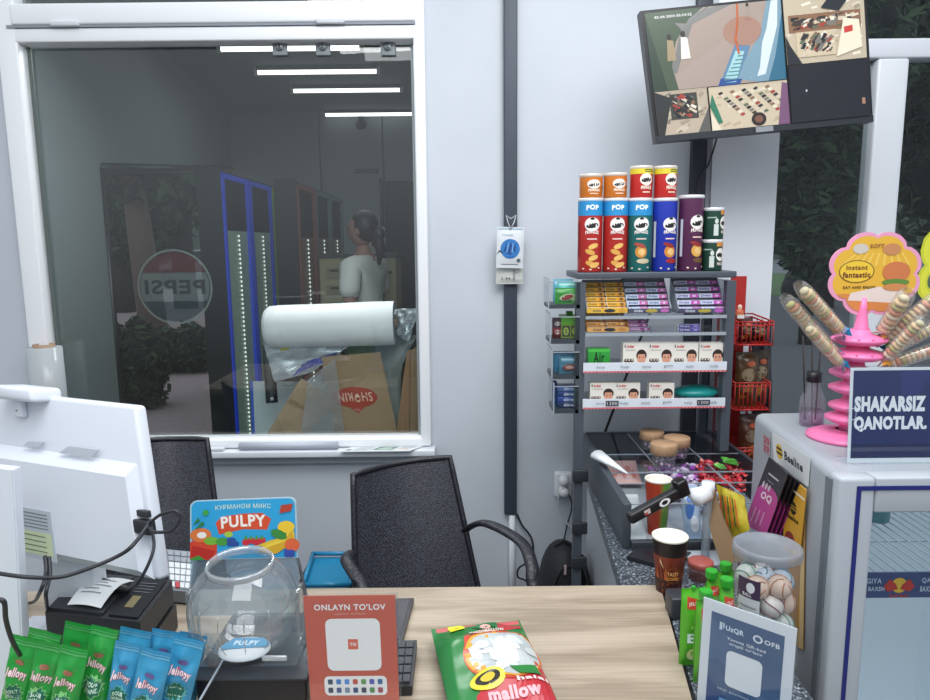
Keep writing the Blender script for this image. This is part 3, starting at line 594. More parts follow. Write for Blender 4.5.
# ================================================================== WALL SCREEN
Yt = 2.34; bl, br_, trr, tll = P(656, 143, Yt), P(873, 122, Yt-.02), P(866, -12, Yt+.0), P(640, 11, Yt)
t = thing('wall_screen', 'large tilted flat screen on the wall showing four camera pictures', 'screen', (bl+br_)/2); o = t.location.copy()
q = [v-o for v in (bl, br_, trr, tll)]; f = bil(*q)
m = MB(); slab(m, f, .045, mat('#15171a', .35)); m.surf(lambda u, v: f(u, v*.05, .004), 1, 1, mat('#3a3d42', .3, .5)); m.surf(lambda u, v: f(.46+.08*u, .004+.04*v, .008), 1, 1, mat('#9a9da1', .3, .5)); m.build('casing', t)
m = MB(); m.tube([f(.5, .5, -.03), Vector((f(.5, .5, -.03).x, D-.02-o.y, f(.5, .5).z))], .05, DK2, 4); m.build('wall_bracket', t)
m = MB(); fs = lambda u, v, w=0: f(.016+.968*u, .05+.93*v, .002+w)
pr = Pr(m, fs, .000015, em=.22, r=.25); A = lambda x: x
pr.rect(0, 0, 1, 1, '#17191d')
pr.rect(0, .36, .625, 1, '#8f8178')
pr.poly([(0, .36), (.12, .36), (.1, .55), (.13, .75), (.2, .92), (.27, 1), (0, 1)], '#3f4d3d'); pr.poly([(0, .36), (.07, .36), (.05, .6), (.08, 1), (0, 1)], '#2f3c33'); pr.poly([(.12, .93), (.16, .84), (.4, 1), (.33, 1)], '#6f6e6c')
pr.poly([(.09, .5), (.12, .5), (.22, .9), (.3, 1), (.28, 1), (.16, .84)], '#6a6a68')
pr.poly([(.4, .4), (.5, .36), (.625, .36), (.625, 1), (.56, 1), (.52, .75), (.44, .55)], '#6c8796'); pr.poly([(.54, .36), (.625, .36), (.625, .9), (.6, .7), (.58, .55)], '#2f5e74'); pr.poly([(.46, .4), (.53, .42), (.6, .8), (.61, 1), (.58, 1), (.55, .78)], '#b9c3c8')
pr.poly([(.31, .36), (.4, .36), (.47, .66), (.4, .68)], '#54748f'); pr.poly([(.33, .38), (.39, .38), (.44, .62), (.4, .63)], '#8cb4b8'); pr.poly([(.3, .34), (.4, .34), (.42, .4), (.32, .42)], '#28477e')
for k in range(7): pr.poly([(.335+k*.012, .4+k*.03), (.395+k*.009, .4+k*.03), (.395+k*.009, .41+k*.03), (.335+k*.012, .41+k*.03)], '#50727a')
for (x, y, c_, s_) in [(.1, .7, '#8b7c62', 1), (.165, .71, '#c9c7bc', 1.05), (.47, .93, '#8a7d70', .6)]:
    pr.poly([(x-.018*s_, y-.1*s_), (x+.024*s_, y-.1*s_), (x+.018*s_, y+.06*s_), (x-.01*s_, y+.07*s_)], c_); pr.ell(x, y+.09*s_, .011*s_, .025*s_, '#2c2826')
pr.poly([(.42, 1), (.43, 1), (.425, .85), (.41, .72), (.42, .6), (.41, .6), (.4, .72), (.417, .86)], '#a4562e'); pr.ell(.44, .78, .09, .12, tint('#c0785a', .25))
pr.text('02-04-2024 05:54:52', .13, .955, .17, .02, '#e6e6e6')
def clutter(x0, y0, x1, y1, base, n, pal, seed, ang):
    rr = random.Random(seed); pr.rect(x0, y0, x1, y1, base)
    for k in range(n):
        cx, cy = rr.uniform(x0+.02, x1-.02), rr.uniform(y0+.03, y1-.03); L, w = rr.uniform(.008, .022), rr.uniform(.006, .016); a = ang+rr.uniform(-.3, .3); c_, s_ = math.cos(a), math.sin(a)
        pr.poly([(min(x1, max(x0, cx+x*c_-y*s_*.6)), min(y1, max(y0, cy+x*s_*1.6+y*c_))) for x, y in ((-L, -w), (L, -w), (L, w), (-L, w))], rr.choice(pal))
pal = ['#2b2a2c', '#3a322e', '#b9ad98', '#7a5f4a', '#55604c', '#c9c2b0', '#1e2226', '#8f3b33', '#6d6a64']
clutter(0, 0, .25, .36, '#a39685', 34, ['#8e8273', '#b2a795', '#746b60'], 1, .5); clutter(.07, .12, .2, .33, '#3c3c38', 60, pal, 2, -.8); pr.poly([(0, 0), (.03, 0), (.08, .3), (0, .36)], '#2d2f2f')
pr.poly([(.19, 0), (.25, 0), (.25, .2)], '#54534f')
clutter(.255, 0, .625, .355, '#b3a690', 20, ['#c0b5a0', '#a3957f'], 3, .2)
for k in range(5):
    for j in range(9): x = .31+k*.055+j*.012; y = .3-j*.023+k*.005; pr.poly([(x-.012, y), (x+.006, y+.012), (x+.014, y-.004), (x-.004, y-.018)], pal[(k*3+j*2) % 9])
pr.ell(.48, .06, .035, .055, '#2a2423'); pr.ell(.48, .06, .02, .03, '#6d4a3c'); pr.poly([(.255, 0), (.3, 0), (.255, .16)], '#c8bfa9'); pr.poly([(.255, .2), (.29, .05), (.31, .06), (.27, .3)], '#2f6a52'); pr.poly([(.57, 0), (.625, 0), (.625, .33), (.6, .34)], '#6a4a66')
clutter(.632, .47, 1, 1, '#ab9f8a', 50, ['#bdb3a0', '#8f8472', '#d0c8b6'], 5, .3)
clutter(.65, .72, .98, .86, '#7a5a44', 90, pal, 6, .2); clutter(.68, .52, .86, .72, '#b5a78e', 60, pal, 7, .9); pr.poly([(.86, .5), (.98, .56), (.97, .78), (.9, .8)], '#cfc8b2'); pr.poly([(.9, .68), (.94, .69), (.94, .74), (.9, .73)], '#b03a34'); pr.poly([(.8, .9), (.88, .86), (.92, .94), (.84, .98)], '#22252b'); pr.poly([(.632, .47), (.7, .47), (.65, .62), (.632, .7)], '#23252a')
pr.rect(.632, 0, 1, .465, '#1b1d24'); pr.ell(.71, .25, .004, .01, '#aeb3bb'); pr.poly([(.965, .1), (.98, .1), (.98, .15), (.965, .15)], '#93705c'); pr.rect(.626, 0, .63, 1, '#0b0c0e'); pr.rect(.25, 0, .254, .358, '#0b0c0e'); pr.rect(0, .357, .63, .36, '#0b0c0e')
m.build('camera_picture', t)
cable('screen_cable', [P(718, 134, Yt+.05), P(714, 148, D-.05), P(708, 165, D-.04), P(698, 185, D-.04), P(694, 240, D-.04)], .0035, '#2a2d33', 'thin cable hanging from the wall screen to the duct')
# ================================================================== RACK
YR = 2.2
RX0, RX1, _, RZ = bb(576, 272, 734, 400, YR); RD = .23
t = thing('snack_rack', 'dark grey metal snack rack with clear shelves standing against the wall', 'rack', (RX0, YR, 0)); W = RX1-RX0
GM = mat('#4d535c', .4, nz=.05); pw = 9*mpp((RX0, YR, 1.3))
m = MB(); m.box(0, 0, RZ-.02, W, RD, RZ, GM, .003); m.build('top_panel', t)
for x in (0, W-pw):
    for y in ((0, RD-.03) if x else (0,)): m = MB(); m.box(x, y, .0 if x == 0 else .876, x+pw, y+.03, RZ-.03, GM); m.build('upright', t)
for x in (W-.006,):
    m = MB(); m.box(x+.001, .03, .88, x+.005, RD-.03, RZ-.03, clear('#d5dade', .05, .2, edge=.2, milky=.15, mc='#59606a')); m.build('side_panel', t)
zsh = [P(650, y, YR).z for y in (316, 333, 368, 404)]
ACR = clear('#fafcfd', .04, .03, edge=.5)
EDG = mat('#9aa3ab', .3)
for i, z in enumerate(zsh):
    m = MB(); y1 = .2 if i < 2 else .21
    m.box(pw, -.005, z-.006, W-pw, y1, z-.002, ACR if i < 2 else mat('#8a9098', .4)); s = m.build('shelf', t)
    if i < 2:
        m = MB(); m.box(pw, -.008, z-.008, W-pw, -.003, z+.002, EDG); m.box(pw, -.007, z, W-pw, -.005, z+.025, ACR); m.build('front_lip', s)
    else:
        m = MB(); h_ = .032; m.box(pw*.8, -.012, z-.012, W-pw*.8, -.006, z-.012+h_, mat('#d8dfe6', .4)); f = flat((pw*.8, -.0125, z-.012), (W-pw*1.6, 0, 0), (0, 0, h_)); pr = Pr(m, f)
        pr.rect(0, 0, 1, .16, '#c23a48'); 
        for k in range(40): pr.rect(k/40, .02, k/40+.012, .12, '#e6a4ab')
        for u, tx in ((.12, 'choco bar'), (.29, 'Kinder'), (.44, 'mini'), (.59, 'gum'), (.74, 'wafer'), (.91, 'milk')): pr.text(tx, u, .6, .06, .28, '#5d6b7a')
        if i == 3:
            for u in (.16, .8): pr.rect(u, .35, u+.09, .85, '#1e2430'); pr.text('1200', u+.045, .6, .07, .3, '#e8e8e8')
        m.build('price_rail', s)
for k, (x0, y0) in enumerate(((548, 308), (550, 343), (552, 378), (554, 412))):     # side pockets
    a0, a1, _, _ = bb(x0, 300, 579, 310, YR+.02); zt_, zb = P(560, y0-30, YR+.02).z, P(560, y0, YR+.02).z; a0 -= RX0; a1 -= RX0
    m = MB(); m.box(a0, .0, zb, a1, .13, zb+.012, DK); m.box(a0-.002, .0, zb+.012, a0, .13, zt_, ACR); m.box(a0, -.002, zb+.012, a1, 0, zt_-.01, ACR)
    for q_ in ((a0-.003, -.003), ): m.box(q_[0], q_[1], zb, q_[0]+.004, q_[1]+.004, zt_, EDG)
    m.box(a0, -.003, zt_-.012, a1, -.001, zt_-.009, EDG); m.box(a0-.003, 0, zt_-.001, a0, .13, zt_+.001, EDG); m.build('side_pocket', t)
for z in (.8, .62, .5): m = MB(); m.box(-.005, -.012, z-.02, .045, .0, z+.02, DK2, .003); m.build('bracket', t)
m = MB(); m.tube([P(655, 300, D-.1)-t.location, P(602, 440, D-.1)-t.location], .005, mat('#23262b')); m.build('back_brace', t)
# ---- tubes of crisps on the rack
def can(R, H, body, top, kind, lab, loc, rz, grp, band=None):
    t = thing('snack_tube' if H > .1 else 'snack_can', lab, 'snack tube', loc, rz, grp)
    m = MB(); m.lathe([(0, .0), (R*.96, 0), (R, .003), (R, H-.004)], mat(body, .35), 40); fn = lambda u, v, w=0: Vector(((R+w)*math.sin(u/R), -(R+w)*math.cos(u/R), v)); pr = Pr(m, fn, .00025, g=(R*.2, 0))
    W2 = 2*R; hh = H
    if band: pr.rect(-R*3.1, hh*.78, R*3.1, hh-.004, band, 40)
    if kind == 'big':
        cy = hh*.66; pr.ell(0, cy, R*.62, hh*.095, '#f0ece6', 26)
        pr.ell(0, cy-.1*R, R*.5, hh*.035, '#1d1a1c', 18, rot=.15); pr.ell(0, cy+.45*R, R*.18, R*.1, '#1d1a1c', 10)
        pr.text('PRINGLES', 0, hh*.545, R*1.1, hh*.05, '#f4e9e4', .04, arc=.3); pr.rect(-R*.4, hh*.45, R*.4, hh*.468, '#e8c8c0', 4)
        if band: pr.text('POP', 0, hh*.885, R*1.0, hh*.07, '#f2f6fa', .05, arc=.15)
        chips = {'#b8312c': '#dba24c', '#1d6a67': '#c98a3c', '#2338a8': '#cf8434', '#56294b': '#d8a24a'}[body]
        if body == '#b8312c':
            for k, (x, y) in enumerate([(.1, .36), (-.15, .28), (.12, .2), (-.1, .12), (.25, .1)]): pr.ell(R*x, hh*y, R*.42, hh*.035, chips if k % 2 else '#e7b964', 14, rot=.35*(-1)**k)
        else:
            pr.ell(0, hh*.28, R*.48, hh*.085, chips, 18); pr.ell(.05*R, hh*.275, R*.28, hh*.05, '#e8c07a', 14); pr.ell(-.1*R, hh*.37, R*.5, hh*.03, '#8e2c2c' if body != '#1d6a67' else '#a04a3a', 14, rot=-.3); pr.ell(.2*R, hh*.15, R*.55, hh*.035, '#c9bd9a' if body == '#1d6a67' else ('#9c2a2a' if body == '#2338a8' else '#6b4a32'), 14)
        for x, y in ((-.7, .05), (-.1, .04), (.6, .06)): pr.ell(R*x, hh*y, R*.1, hh*.012, '#e6d6c0', 8)
        pr.rect(-R*1.45, hh*.2, -R*1.2, hh*.7, '#c9ccd2' if body in ('#56294b', '#2338a8') else '#8e2a26', 3)
    elif kind == 'small':
        cy = hh*.6; pr.ell(0, cy, R*.6, hh*.2, '#f0e8dc', 22); pr.ell(0, cy-.06*R, R*.48, hh*.075, '#1d1a1c', 16, rot=.15); pr.text('PRINGLES', 0, hh*.32, R*1.0, hh*.12, '#f6e4d0', .05, arc=.2); pr.rect(-R*.35, hh*.16, R*.35, hh*.2, '#f2d8c0', 3)
        if band: pr.rect(-R*.2, hh*.84, R*.8, hh*.87, '#4d6a30', 4); pr.rect(-R*.2, hh*.9, R*.7, hh*.93, '#4d6a30', 4)
        pr.ell(R*1.0, cy-.01, R*.12, R*.16, '#4a2c1e', 8)
    else:
        pr.ell(R*.75, hh*.55, R*.5, hh*.22, '#e9e6dc', 18); pr.ell(R*.7, hh*.53, R*.36, hh*.08, '#16191a', 14); pr.rect(R*.3, hh*.82, R*1.3, hh*.97, '#cf8a3c', 6); pr.rect(-R*.35, hh*.12, R*.1, hh*.5, '#c9d2cc', 3); pr.ell(-R*.1, hh*.6, R*.18, hh*.09, '#c9d2cc', 12); pr.text('PRINGLES', R*.75, hh*.24, R*.7, hh*.1, '#e8d8c8', .05); pr.rect(-R*1.0, hh*.7, -R*.1, hh*.74, '#9db5a8', 4)
    pr.mb.build('tube_body', t)
    m = MB(); m.lathe([(R*.99, H-.006), (R*1.03, H-.004), (R*1.03, H+.003), (R*.98, H+.005), (R*.9, H+.002), (0, H+.002)], mat('#dfe0e2' if kind != 'small' else '#d8cfc4', .3, .2), 36); m.build('lid', t); return t
ZT = RZ+.0005; Yc = YR+.05
big = [(590, '#b8312c', 'tall red snack tube with a blue band, leftmost on the rack', '#2a8fc9', 200), (615, '#b8312c', 'tall red snack tube with a blue band, second from the left on the rack', '#2a8fc9', 200), (639, '#1d6a67', 'tall dark green snack tube with a blue band, third on the rack', '#2a8fc9', 200), (664, '#2338a8', 'tall deep blue snack tube, fourth on the rack', None, 200), (690, '#56294b', 'tall purple snack tube, fifth and rightmost of the tall ones', None, 197)]
for i, (px, b_c, lab, band, pt) in enumerate(big):
    p = P(px, 240, Yc); s_ = mpp(p); R = 12.1*s_; H = P(px, pt, Yc).z-ZT
    rzz = [0, 0, -.05, .25, .3][i]
    can(R, H, b_c, None, 'big', lab, (p.x, Yc, ZT), rzz, 'tall snack tubes on top of the rack', band)
    if i < 4:
        small = i < 2; pt2 = (176, 175, 168, 168)[i]; px2 = (591, 615, 641, 665)[i]; p2 = P(px2, 190, Yc); R2 = (11.3 if small else 11)*s_; z_ = ZT+H+.0055; H2 = P(px2, pt2, Yc).z-z_
        can(R2, H2, '#d0782c' if small else '#c3302d', None, 'small', ['short orange snack can on top of the leftmost tall tube', 'short orange snack can on the second tall tube', 'short red and yellow snack can above the dark green tube', 'short red and yellow snack can above the deep blue tube'][i], (p2.x, Yc, z_), [.1, .2, .25, .35][i], 'short snack cans stacked on the tall tubes', None if small else '#dcc833')
p = P(712, 250, Yc); R = 10*mpp(p); Hh = (P(712, 208, Yc).z-ZT)/2-.005
for k in (0, 1): can(R, Hh, '#1f4236', None, 'green', ['short dark green can standing on the rack top beside the purple tube', 'short dark green can stacked on the other green can'][k], (p.x, Yc, ZT+k*(Hh+.0055)), [-.2, .1][k], 'short dark green cans')
# ---- gum trays and gum packs
def gum(col, col2):
    t = thing('gum_pack', 'x', 'gum pack'); L = .05; m = MB(); m.box(0, 0, 0, L, .018, .011, mat('#dfe3ea', .35), .002)
    for fn in (flat((0, -.0002, 0), (L, 0, 0), (0, 0, .011)), flat((0, 0, .0112), (L, 0, 0), (0, .018, 0))):
        pr = Pr(m, fn, .0002); pr.rect(.02, .05, .6, .95, col[0]); pr.rect(.6, .05, .98, .95, col[1]); pr.text('Orbit', .3, .52, .46, .55, col[2], .03); pr.ell(.8, .5, .09, .3, col[3], 10)
    m.build('wrapper', t); return t
cols = {'y': ('#f0bc3a', '#dda030', '#2a2a38', '#6a4a2a'), 'b': ('#c9d8ee', '#c86aae', '#1c2a55', '#e0c6dd'), 'p': ('#d3d8f0', '#c45aba', '#2a2a66', '#e6bfe2'), 'o': ('#eeb060', '#cf8a40', '#3a2c3a', '#e6cf9a'), 'm': ('#9a3f86', '#7b2f70', '#e6dcec', '#d9a8d0'), 'v': ('#4a3f8e', '#6a5ab0', '#e0dcf0', '#a8a0d8')}
protos = {}
def tray(px0, px1, pyt, pyb, colk, ncol, nrow, lab, packlab, traycol='#a9b1bd', tilt=True, rowsel=None):
    """sloped display carton: packs lie in ncol columns, nrow rows"""
    x0, x1, zb, zt_ = bb(px0, pyt, px1, pyb, YR+.01); W = x1-x0; H = zt_-zb; dep = .10 if nrow > 3 else .05
    if traycol:
        t = thing('gum_display_box', lab, 'display box', (x0, YR+.012, zb))
        m = MB(); tc_ = mat(traycol, .5); m.box(0, 0, 0, W, dep, .003, tc_); m.box(0, 0, 0, W, .002, .014, tc_); m.box(0, dep-.002, 0, W, dep, H, tc_)
        for x in (0, W-.002): m.prism([(0, 0), (1, 0), (1, 1)], 0, 0, tc_) if 0 else m.add([(x, 0, 0), (x, dep, 0), (x, dep, H), (x, 0, .018), (x+.002, 0, 0), (x+.002, dep, 0), (x+.002, dep, H), (x+.002, 0, .018)], [(0, 1, 2, 3), (7, 6, 5, 4), (3, 2, 6, 7), (0, 3, 7, 4)], tc_)
        pr = Pr(m, flat((0, -.0002, 0), (W, 0, 0), (0, 0, .014))); pr.rect(0, 0, 1, 1, cols[colk][0] if colk in 'yo' else '#4a4a63'); pr.text('Orbit', .25, .5, .2, .6, '#20264a' if colk in 'yo' else '#e8e8f0', .03); pr.ell(.55, .5, .14, .42, '#2a2a2a' if colk in 'yo' else '#b8a23a', 14); pr.ell(.85, .5, .1, .4, cols[colk][1], 12); m.build('carton', t)
    if colk not in protos:
        protos[colk] = gum(cols[colk], None); first = True
    else: first = False
    pr0 = protos[colk]; cw = (W-.006)/ncol
    for c in range(ncol):
        for r_ in range(nrow):
            lp = packlab % (('left', 'right', 'third')[c] if ncol > 1 else 'only', ('bottom', 'second', 'third', 'fourth', 'fifth', 'topmost')[r_] if r_ < nrow-1 or nrow < 3 else 'topmost')
            z = zb+.004+ r_*(H-.012)/nrow + (.001 if traycol else 0); y = YR+.015+ (r_*(dep-.02)/max(1, nrow) if nrow > 3 else .0)
            loc = (x0+.003+c*cw, y, z); g = 'gum packs on the upper rack shelves'
            if first and c == 0 and r_ == 0: o_ = pr0; o_.location = loc
            else: o_ = dup(pr0, loc)
            o_['label'] = lp; o_['group'] = g; o_.scale = ((cw-.002)/.05, 1, max(.5, min(1.2, (H-.012)/nrow/.0115)))
tray(587, 629, 281, 313, 'y', 2, 6, 'sloped yellow gum box at the left end of the top clear shelf', 'yellow gum pack in the %s column of the upper left box, %s row')
tray(628, 672, 279, 313, 'b', 2, 5, 'sloped pale blue gum box in the middle of the top clear shelf', 'pale blue and pink gum pack in the %s column of the middle box, %s row')
tray(679, 727, 277, 313, 'p', 2, 5, 'sloped pink and lilac gum box at the right of the top clear shelf', 'lilac and pink gum pack in the %s column of the right box, %s row')
tray(587, 629, 313, 332, 'o', 2, 4, 'low orange gum box at the left of the second clear shelf', 'orange gum pack in the %s column of the lower left box, %s row', '#c98d3c')
tray(629, 652, 316, 332, 'm', 1, 4, '', 'magenta gum pack beside the low orange box, %s stack, %s one', None)
tray(678, 702, 322, 333, 'v', 1, 2, '', 'violet gum pack alone at the right of the second shelf, %s stack, %s one', None)
# ---- chocolate cartons with a child's face
def kbox():
    W, H, T = .073, .058, .03; t = thing('chocolate_carton', 'x', 'chocolate box'); m = MB(); m.box(-W/2, 0, 0, W/2, T, H, mat('#e9e4da', .4)); pr = Pr(m, flat((-W/2, -.0002, 0), (W, 0, 0), (0, 0, H)), .0003)
    pr.text('K', .09, .87, .07, .13, '#20242c', .04); pr.text('inder', .3, .87, .3, .13, '#c23a34', .04); pr.text('chocolate', .3, .72, .4, .07, '#6a5a52')
    pr.ell(.74, .5, .21, .24, '#33241f', 20); pr.ell(.74, .36, .165, .3, '#d69c80', 20); pr.poly([(.57, .55), (.91, .55), (.86, .68), (.62, .68)], '#33241f'); pr.ell(.67, .42, .025, .03, '#1d1718', 8); pr.ell(.81, .42, .025, .03, '#1d1718', 8); pr.ell(.74, .22, .06, .03, '#b04a44', 8); pr.poly([(.52, 0), (.96, 0), (.88, .08), (.6, .08)], '#c9c5c2')
    for x in (.12, .24, .36): pr.ell(x, .3, .075, .08, '#4a3028', 10); pr.ell(x+.01, .32, .03, .04, '#e6dccb', 8)
    m.build('carton', t); return t
k0 = kbox(); first = True
KG = 'chocolate cartons on the lower rack shelves'
lb = ['leftmost of four on the third shelf', 'second of four on the third shelf', 'third of four on the third shelf', 'rightmost of four on the third shelf', 'first on the lowest shelf', 'second on the lowest shelf, touching its neighbour', 'third on the lowest shelf, beside the teal packet']
for (px, i), l_ in zip([(635, 2), (660, 2), (685, 2), (711, 2), (602, 3), (627, 3), (661, 3)], lb):
    z = zsh[i]-.001; p = P(px, 350 if i == 2 else 392, YR+.02); loc = (p.x, YR+.012, z); lab = 'white chocolate carton with a child portrait, '+l_
    s_ = 25.2*mpp(p)/.073
    if first: o = k0; o.location = loc; o['label'] = lab; o['group'] = KG; first = False
    else: o = dup(k0, loc, None, lab, KG)
    hz = (P(px, 343 if i == 2 else 383, YR+.012).z-z)/.058; o.scale = (s_*.985, 1, hz)
def simple_box(name, px0, py0, px1, py1, Y, dep, col, lab, cat, prn=None, bev=.001, grp=None, rz=0, zb=None):
    x0, x1, z0, z1 = bb(px0, py0, px1, py1, Y); z0 = zb if zb is not None else z0; W, H = x1-x0, z1-z0
    m = MB(); m.box(-W/2, 0, 0, W/2, dep, H, mat(col, .4), bev)
    if prn: prn(Pr(m, flat((-W/2, -.0003, 0), (W, 0, 0), (0, 0, H)), .0003))
    o = m.build(name); o.location = ((x0+x1)/2, Y, z0); o.rotation_euler.z = rz; return tag(o, lab, cat, grp)
simple_box('green_box', 588, 349, 610, 360, YR+.02, .05, '#2f9a38', 'small bright green box at the left of the third rack shelf', 'box', lambda p: (p.text('Air', .5, .55, .5, .6, '#123018', .03), p.rect(0, .85, 1, 1, '#4cc24c')), zb=zsh[2]-.001)
def softpack(name, px0, py0, px1, py1, Y, T, col, lab, cat, prn=None, rz=0, ry=0, rx=0, zb=None, grp=None, seal=.1, wr=.003, seed=1, col2=None):
    x0, x1, z0, z1 = bb(px0, py0, px1, py1, Y); z0 = zb if zb is not None else z0; W, H = x1-x0, z1-z0
    m = MB(); f = pillow(m, W, H, T, mat(col, .3), seal, wr, seed, mat(col2 or col, .3))
    if prn: prn(Pr(m, f, .0005, r=.3, g=.1))
    o = m.build(name); o.location = ((x0+x1)/2, Y, z0); o.rotation_euler = (rx, ry, rz); return tag(o, lab, cat, grp)
x0, x1, z0, z1 = bb(675, 384, 721, 398, YR+.05); m = MB(); m.ball((0, 0, (z1-z0)/2+.0), ((x1-x0)/2, .05, (z1-z0)/2), mat('#1f8f8c', .3, bump=.3, bs=25), 20, 12); m.box(-.03, -.035, .028, .03, .035, .0375, mat('#1c7a80', .4), .003)
o = m.build('wipes_packet'); o.location = ((x0+x1)/2, YR+.07, zsh[3]); tag(o, 'plump teal packet of wipes at the right of the lowest rack shelf', 'packet')
# pocket contents
PG = 'packets in the side pockets of the rack'
pz = [P(560, y, YR+.02).z+.0125 for y in (308, 343, 378, 412)]
def pk(a, b, c, d, Y, colr, lab, kk, prn, seed, T=.012, col2=None): softpack('candy_packet', a, b, c, d, Y, T, colr, lab, 'packet', prn, zb=pz[kk], grp=PG, seed=seed, wr=.002, col2=col2)
pk(553, 279, 573, 305, YR+.095, '#6ab0c4', 'pale blue packet at the back of the top side pocket', 0, lambda p: p.rect(.1, .8, .9, .88, '#a9d6e0', 5), 1)
pk(557, 281, 577, 306, YR+.065, '#58b4b0', 'turquoise packet in the middle of the top side pocket', 0, lambda p: p.rect(.1, .8, .9, .88, '#a9e0d6', 5), 2)
pk(555, 288, 579, 307, YR+.035, '#3c9a34', 'green packet with a red mark at the front of the top side pocket', 0, lambda p: (p.ell(.5, .42, .34, .2, '#c9d8b0', 14, rot=.4), p.ell(.5, .42, .28, .15, '#8c2c26', 12, rot=.4), p.ell(.8, .2, .15, .14, '#a8d88c', 10)), 3)
x0, x1, z0, z1 = bb(552, 317, 562, 341, YR+.06); m = MB(); R = (x1-x0)/2; H = z1-pz[1]; m.lathe([(0, 0), (R, 0), (R, H*.5)], mat('#8e2a34', .4), 20); m.lathe([(R, H*.5), (R, H*.9), (R*.9, H), (0, H)], mat('#4a3038', .4), 20)
fn = lambda u, v, w=0: Vector(((R+w)*math.sin(u/R), -(R+w)*math.cos(u/R), v)); pr = Pr(m, fn, .0003); pr.ell(0, H*.3, R*.6, H*.12, '#d8b8b0', 12); pr.ell(0, H*.7, R*.6, H*.1, '#d8cfc8', 12)
o = m.build('candy_tin'); o.location = ((x0+x1)/2, YR+.06, pz[1]); tag(o, 'small dark red tin in the second side pocket beside the green carton', 'tin')
def gc(p):
    p.rect(0, .62, 1, 1, '#6ac22c'); p.rect(0, 0, 1, .6, '#8ea338')
    for k in range(2): p.rect(.06+k*.48, .05, .48+k*.46, .55, '#3d4f3a'); p.ell(.27+k*.46, .3, .14, .18, '#b9cc5a', 12); p.text('S', .27+k*.46, .3, .12, .22, '#27402c', .04)
x0, x1, z0, z1 = bb(561, 312, 580, 341, YR+.05); m = MB(); W = x1-x0; H = z1-pz[1]; m.box(-W/2, 0, 0, W/2, .06, H*.85, mat('#5eb22c', .4)); m.box(-.01, .02, H*.85, .01, .04, H, mat('#4a9a24', .4)); gc(Pr(m, flat((-W/2, -.0003, 0), (W, 0, 0), (0, 0, H*.85)), .0003))
o = m.build('green_carton'); o.location = ((x0+x1)/2, YR+.05, pz[1]); tag(o, 'bright green display carton in the second side pocket', 'carton')
pk(553, 351, 573, 376, YR+.09, '#4a93b4', 'blue packet at the back of the third side pocket', 2, None, 4)
pk(555, 353, 577, 376, YR+.065, '#3f8db2', 'blue packet in the middle of the third side pocket', 2, lambda p: p.ell(.3, .5, .12, .12, '#9fd0e0'), 5)
pk(559, 356, 580, 377, YR+.035, '#4a7f94', 'blue packet with a red brown picture at the front of the third side pocket', 2, lambda p: (p.ell(.5, .35, .34, .2, '#8a4a44', 14), p.ell(.5, .35, .2, .1, '#c9a89c', 10), p.rect(.1, .75, .9, .85, '#9ac6d8', 5)), 6)
for k in range(4):
    x0, x1, _, _ = bb(557, 390, 580, 400, YR+.05); m = MB(); m.box(0, 0, 0, x1-x0, .05, .017, mat(['#22305e', '#3a4fa0', '#2c3c80', '#5a70b8'][k], .35), .002); pr = Pr(m, flat((0, -.0003, 0), (x1-x0, 0, 0), (0, 0, .017))); pr.text('dirol', .5, .5, .5, .6, '#d8deee', .03)
    o = m.build('gum_box'); o.location = (x0, YR+.03, pz[3]+k*.018); tag(o, 'flat dark blue gum box in the lowest side pocket, %s of its stack of four' % ['bottom', 'second', 'third', 'topmost'][k], 'gum box', 'blue gum boxes in the lowest side pocket')
simple_box('upright_gum_box', 553, 382, 557, 410, YR+.05, .03, '#2c3a88', 'narrow upright blue gum box at the left of the lowest side pocket', 'gum box', zb=pz[3])
# ================================================================== RED BASKET STAND
YB = 2.36
x0, x1, z0, z1 = bb(735, 340, 770, 440, YB); t = thing('basket_stand', 'red wire basket stand filled with dark crisp bags beside the rack', 'basket stand', (x0, YB, 0)); W = x1-x0
rd = mat('#b32a26', .35); zt_ = P(740, 277, YB+.15).z
m = MB(); a0, a1, _, _ = bb(731, 300, 745, 330, YB+.2); m.box(a0-x0, .2, 0, a1-x0, .22, zt_, rd); m.build('back_panel', t)
for k, (yt_, yb_) in enumerate(((322, 345), (383, 410), (448, 470))):
    za, zb = P(750, yt_, YB).z, P(750, yb_, YB).z; m = MB()
    for z in (za, za-.012, zb): m.tube([(0, 0, z), (W, 0, z), (W, .18, z+.01), (0, .18, z+.01), (0, 0, z)], .003, rd, 6)
    n = 9
    for j in range(n): m.tube([(W*j/(n-1), 0, za), (W*j/(n-1), 0, zb), (W*j/(n-1), .18, zb)], .0018, rd, 5)
    for j in range(5): m.tube([(0, .18*j/4, za), (0, .18*j/4, zb)], .0018, rd, 5); m.tube([(W, .18*j/4, za), (W, .18*j/4, zb)], .0018, rd, 5)
    m.box(0, 0, zb-.002, W, .18, zb+.001, rd); m.build('wire_basket', t)
for x in (0, W): m = MB(); m.tube([(x, .185, 0), (x, .185, P(750, 322, YB).z)], .005, rd, 6); m.build('stand_post', t)
m = MB(); m.box(-.01, 0, 0, W+.01, .2, .02, rd); m.build('base', t)
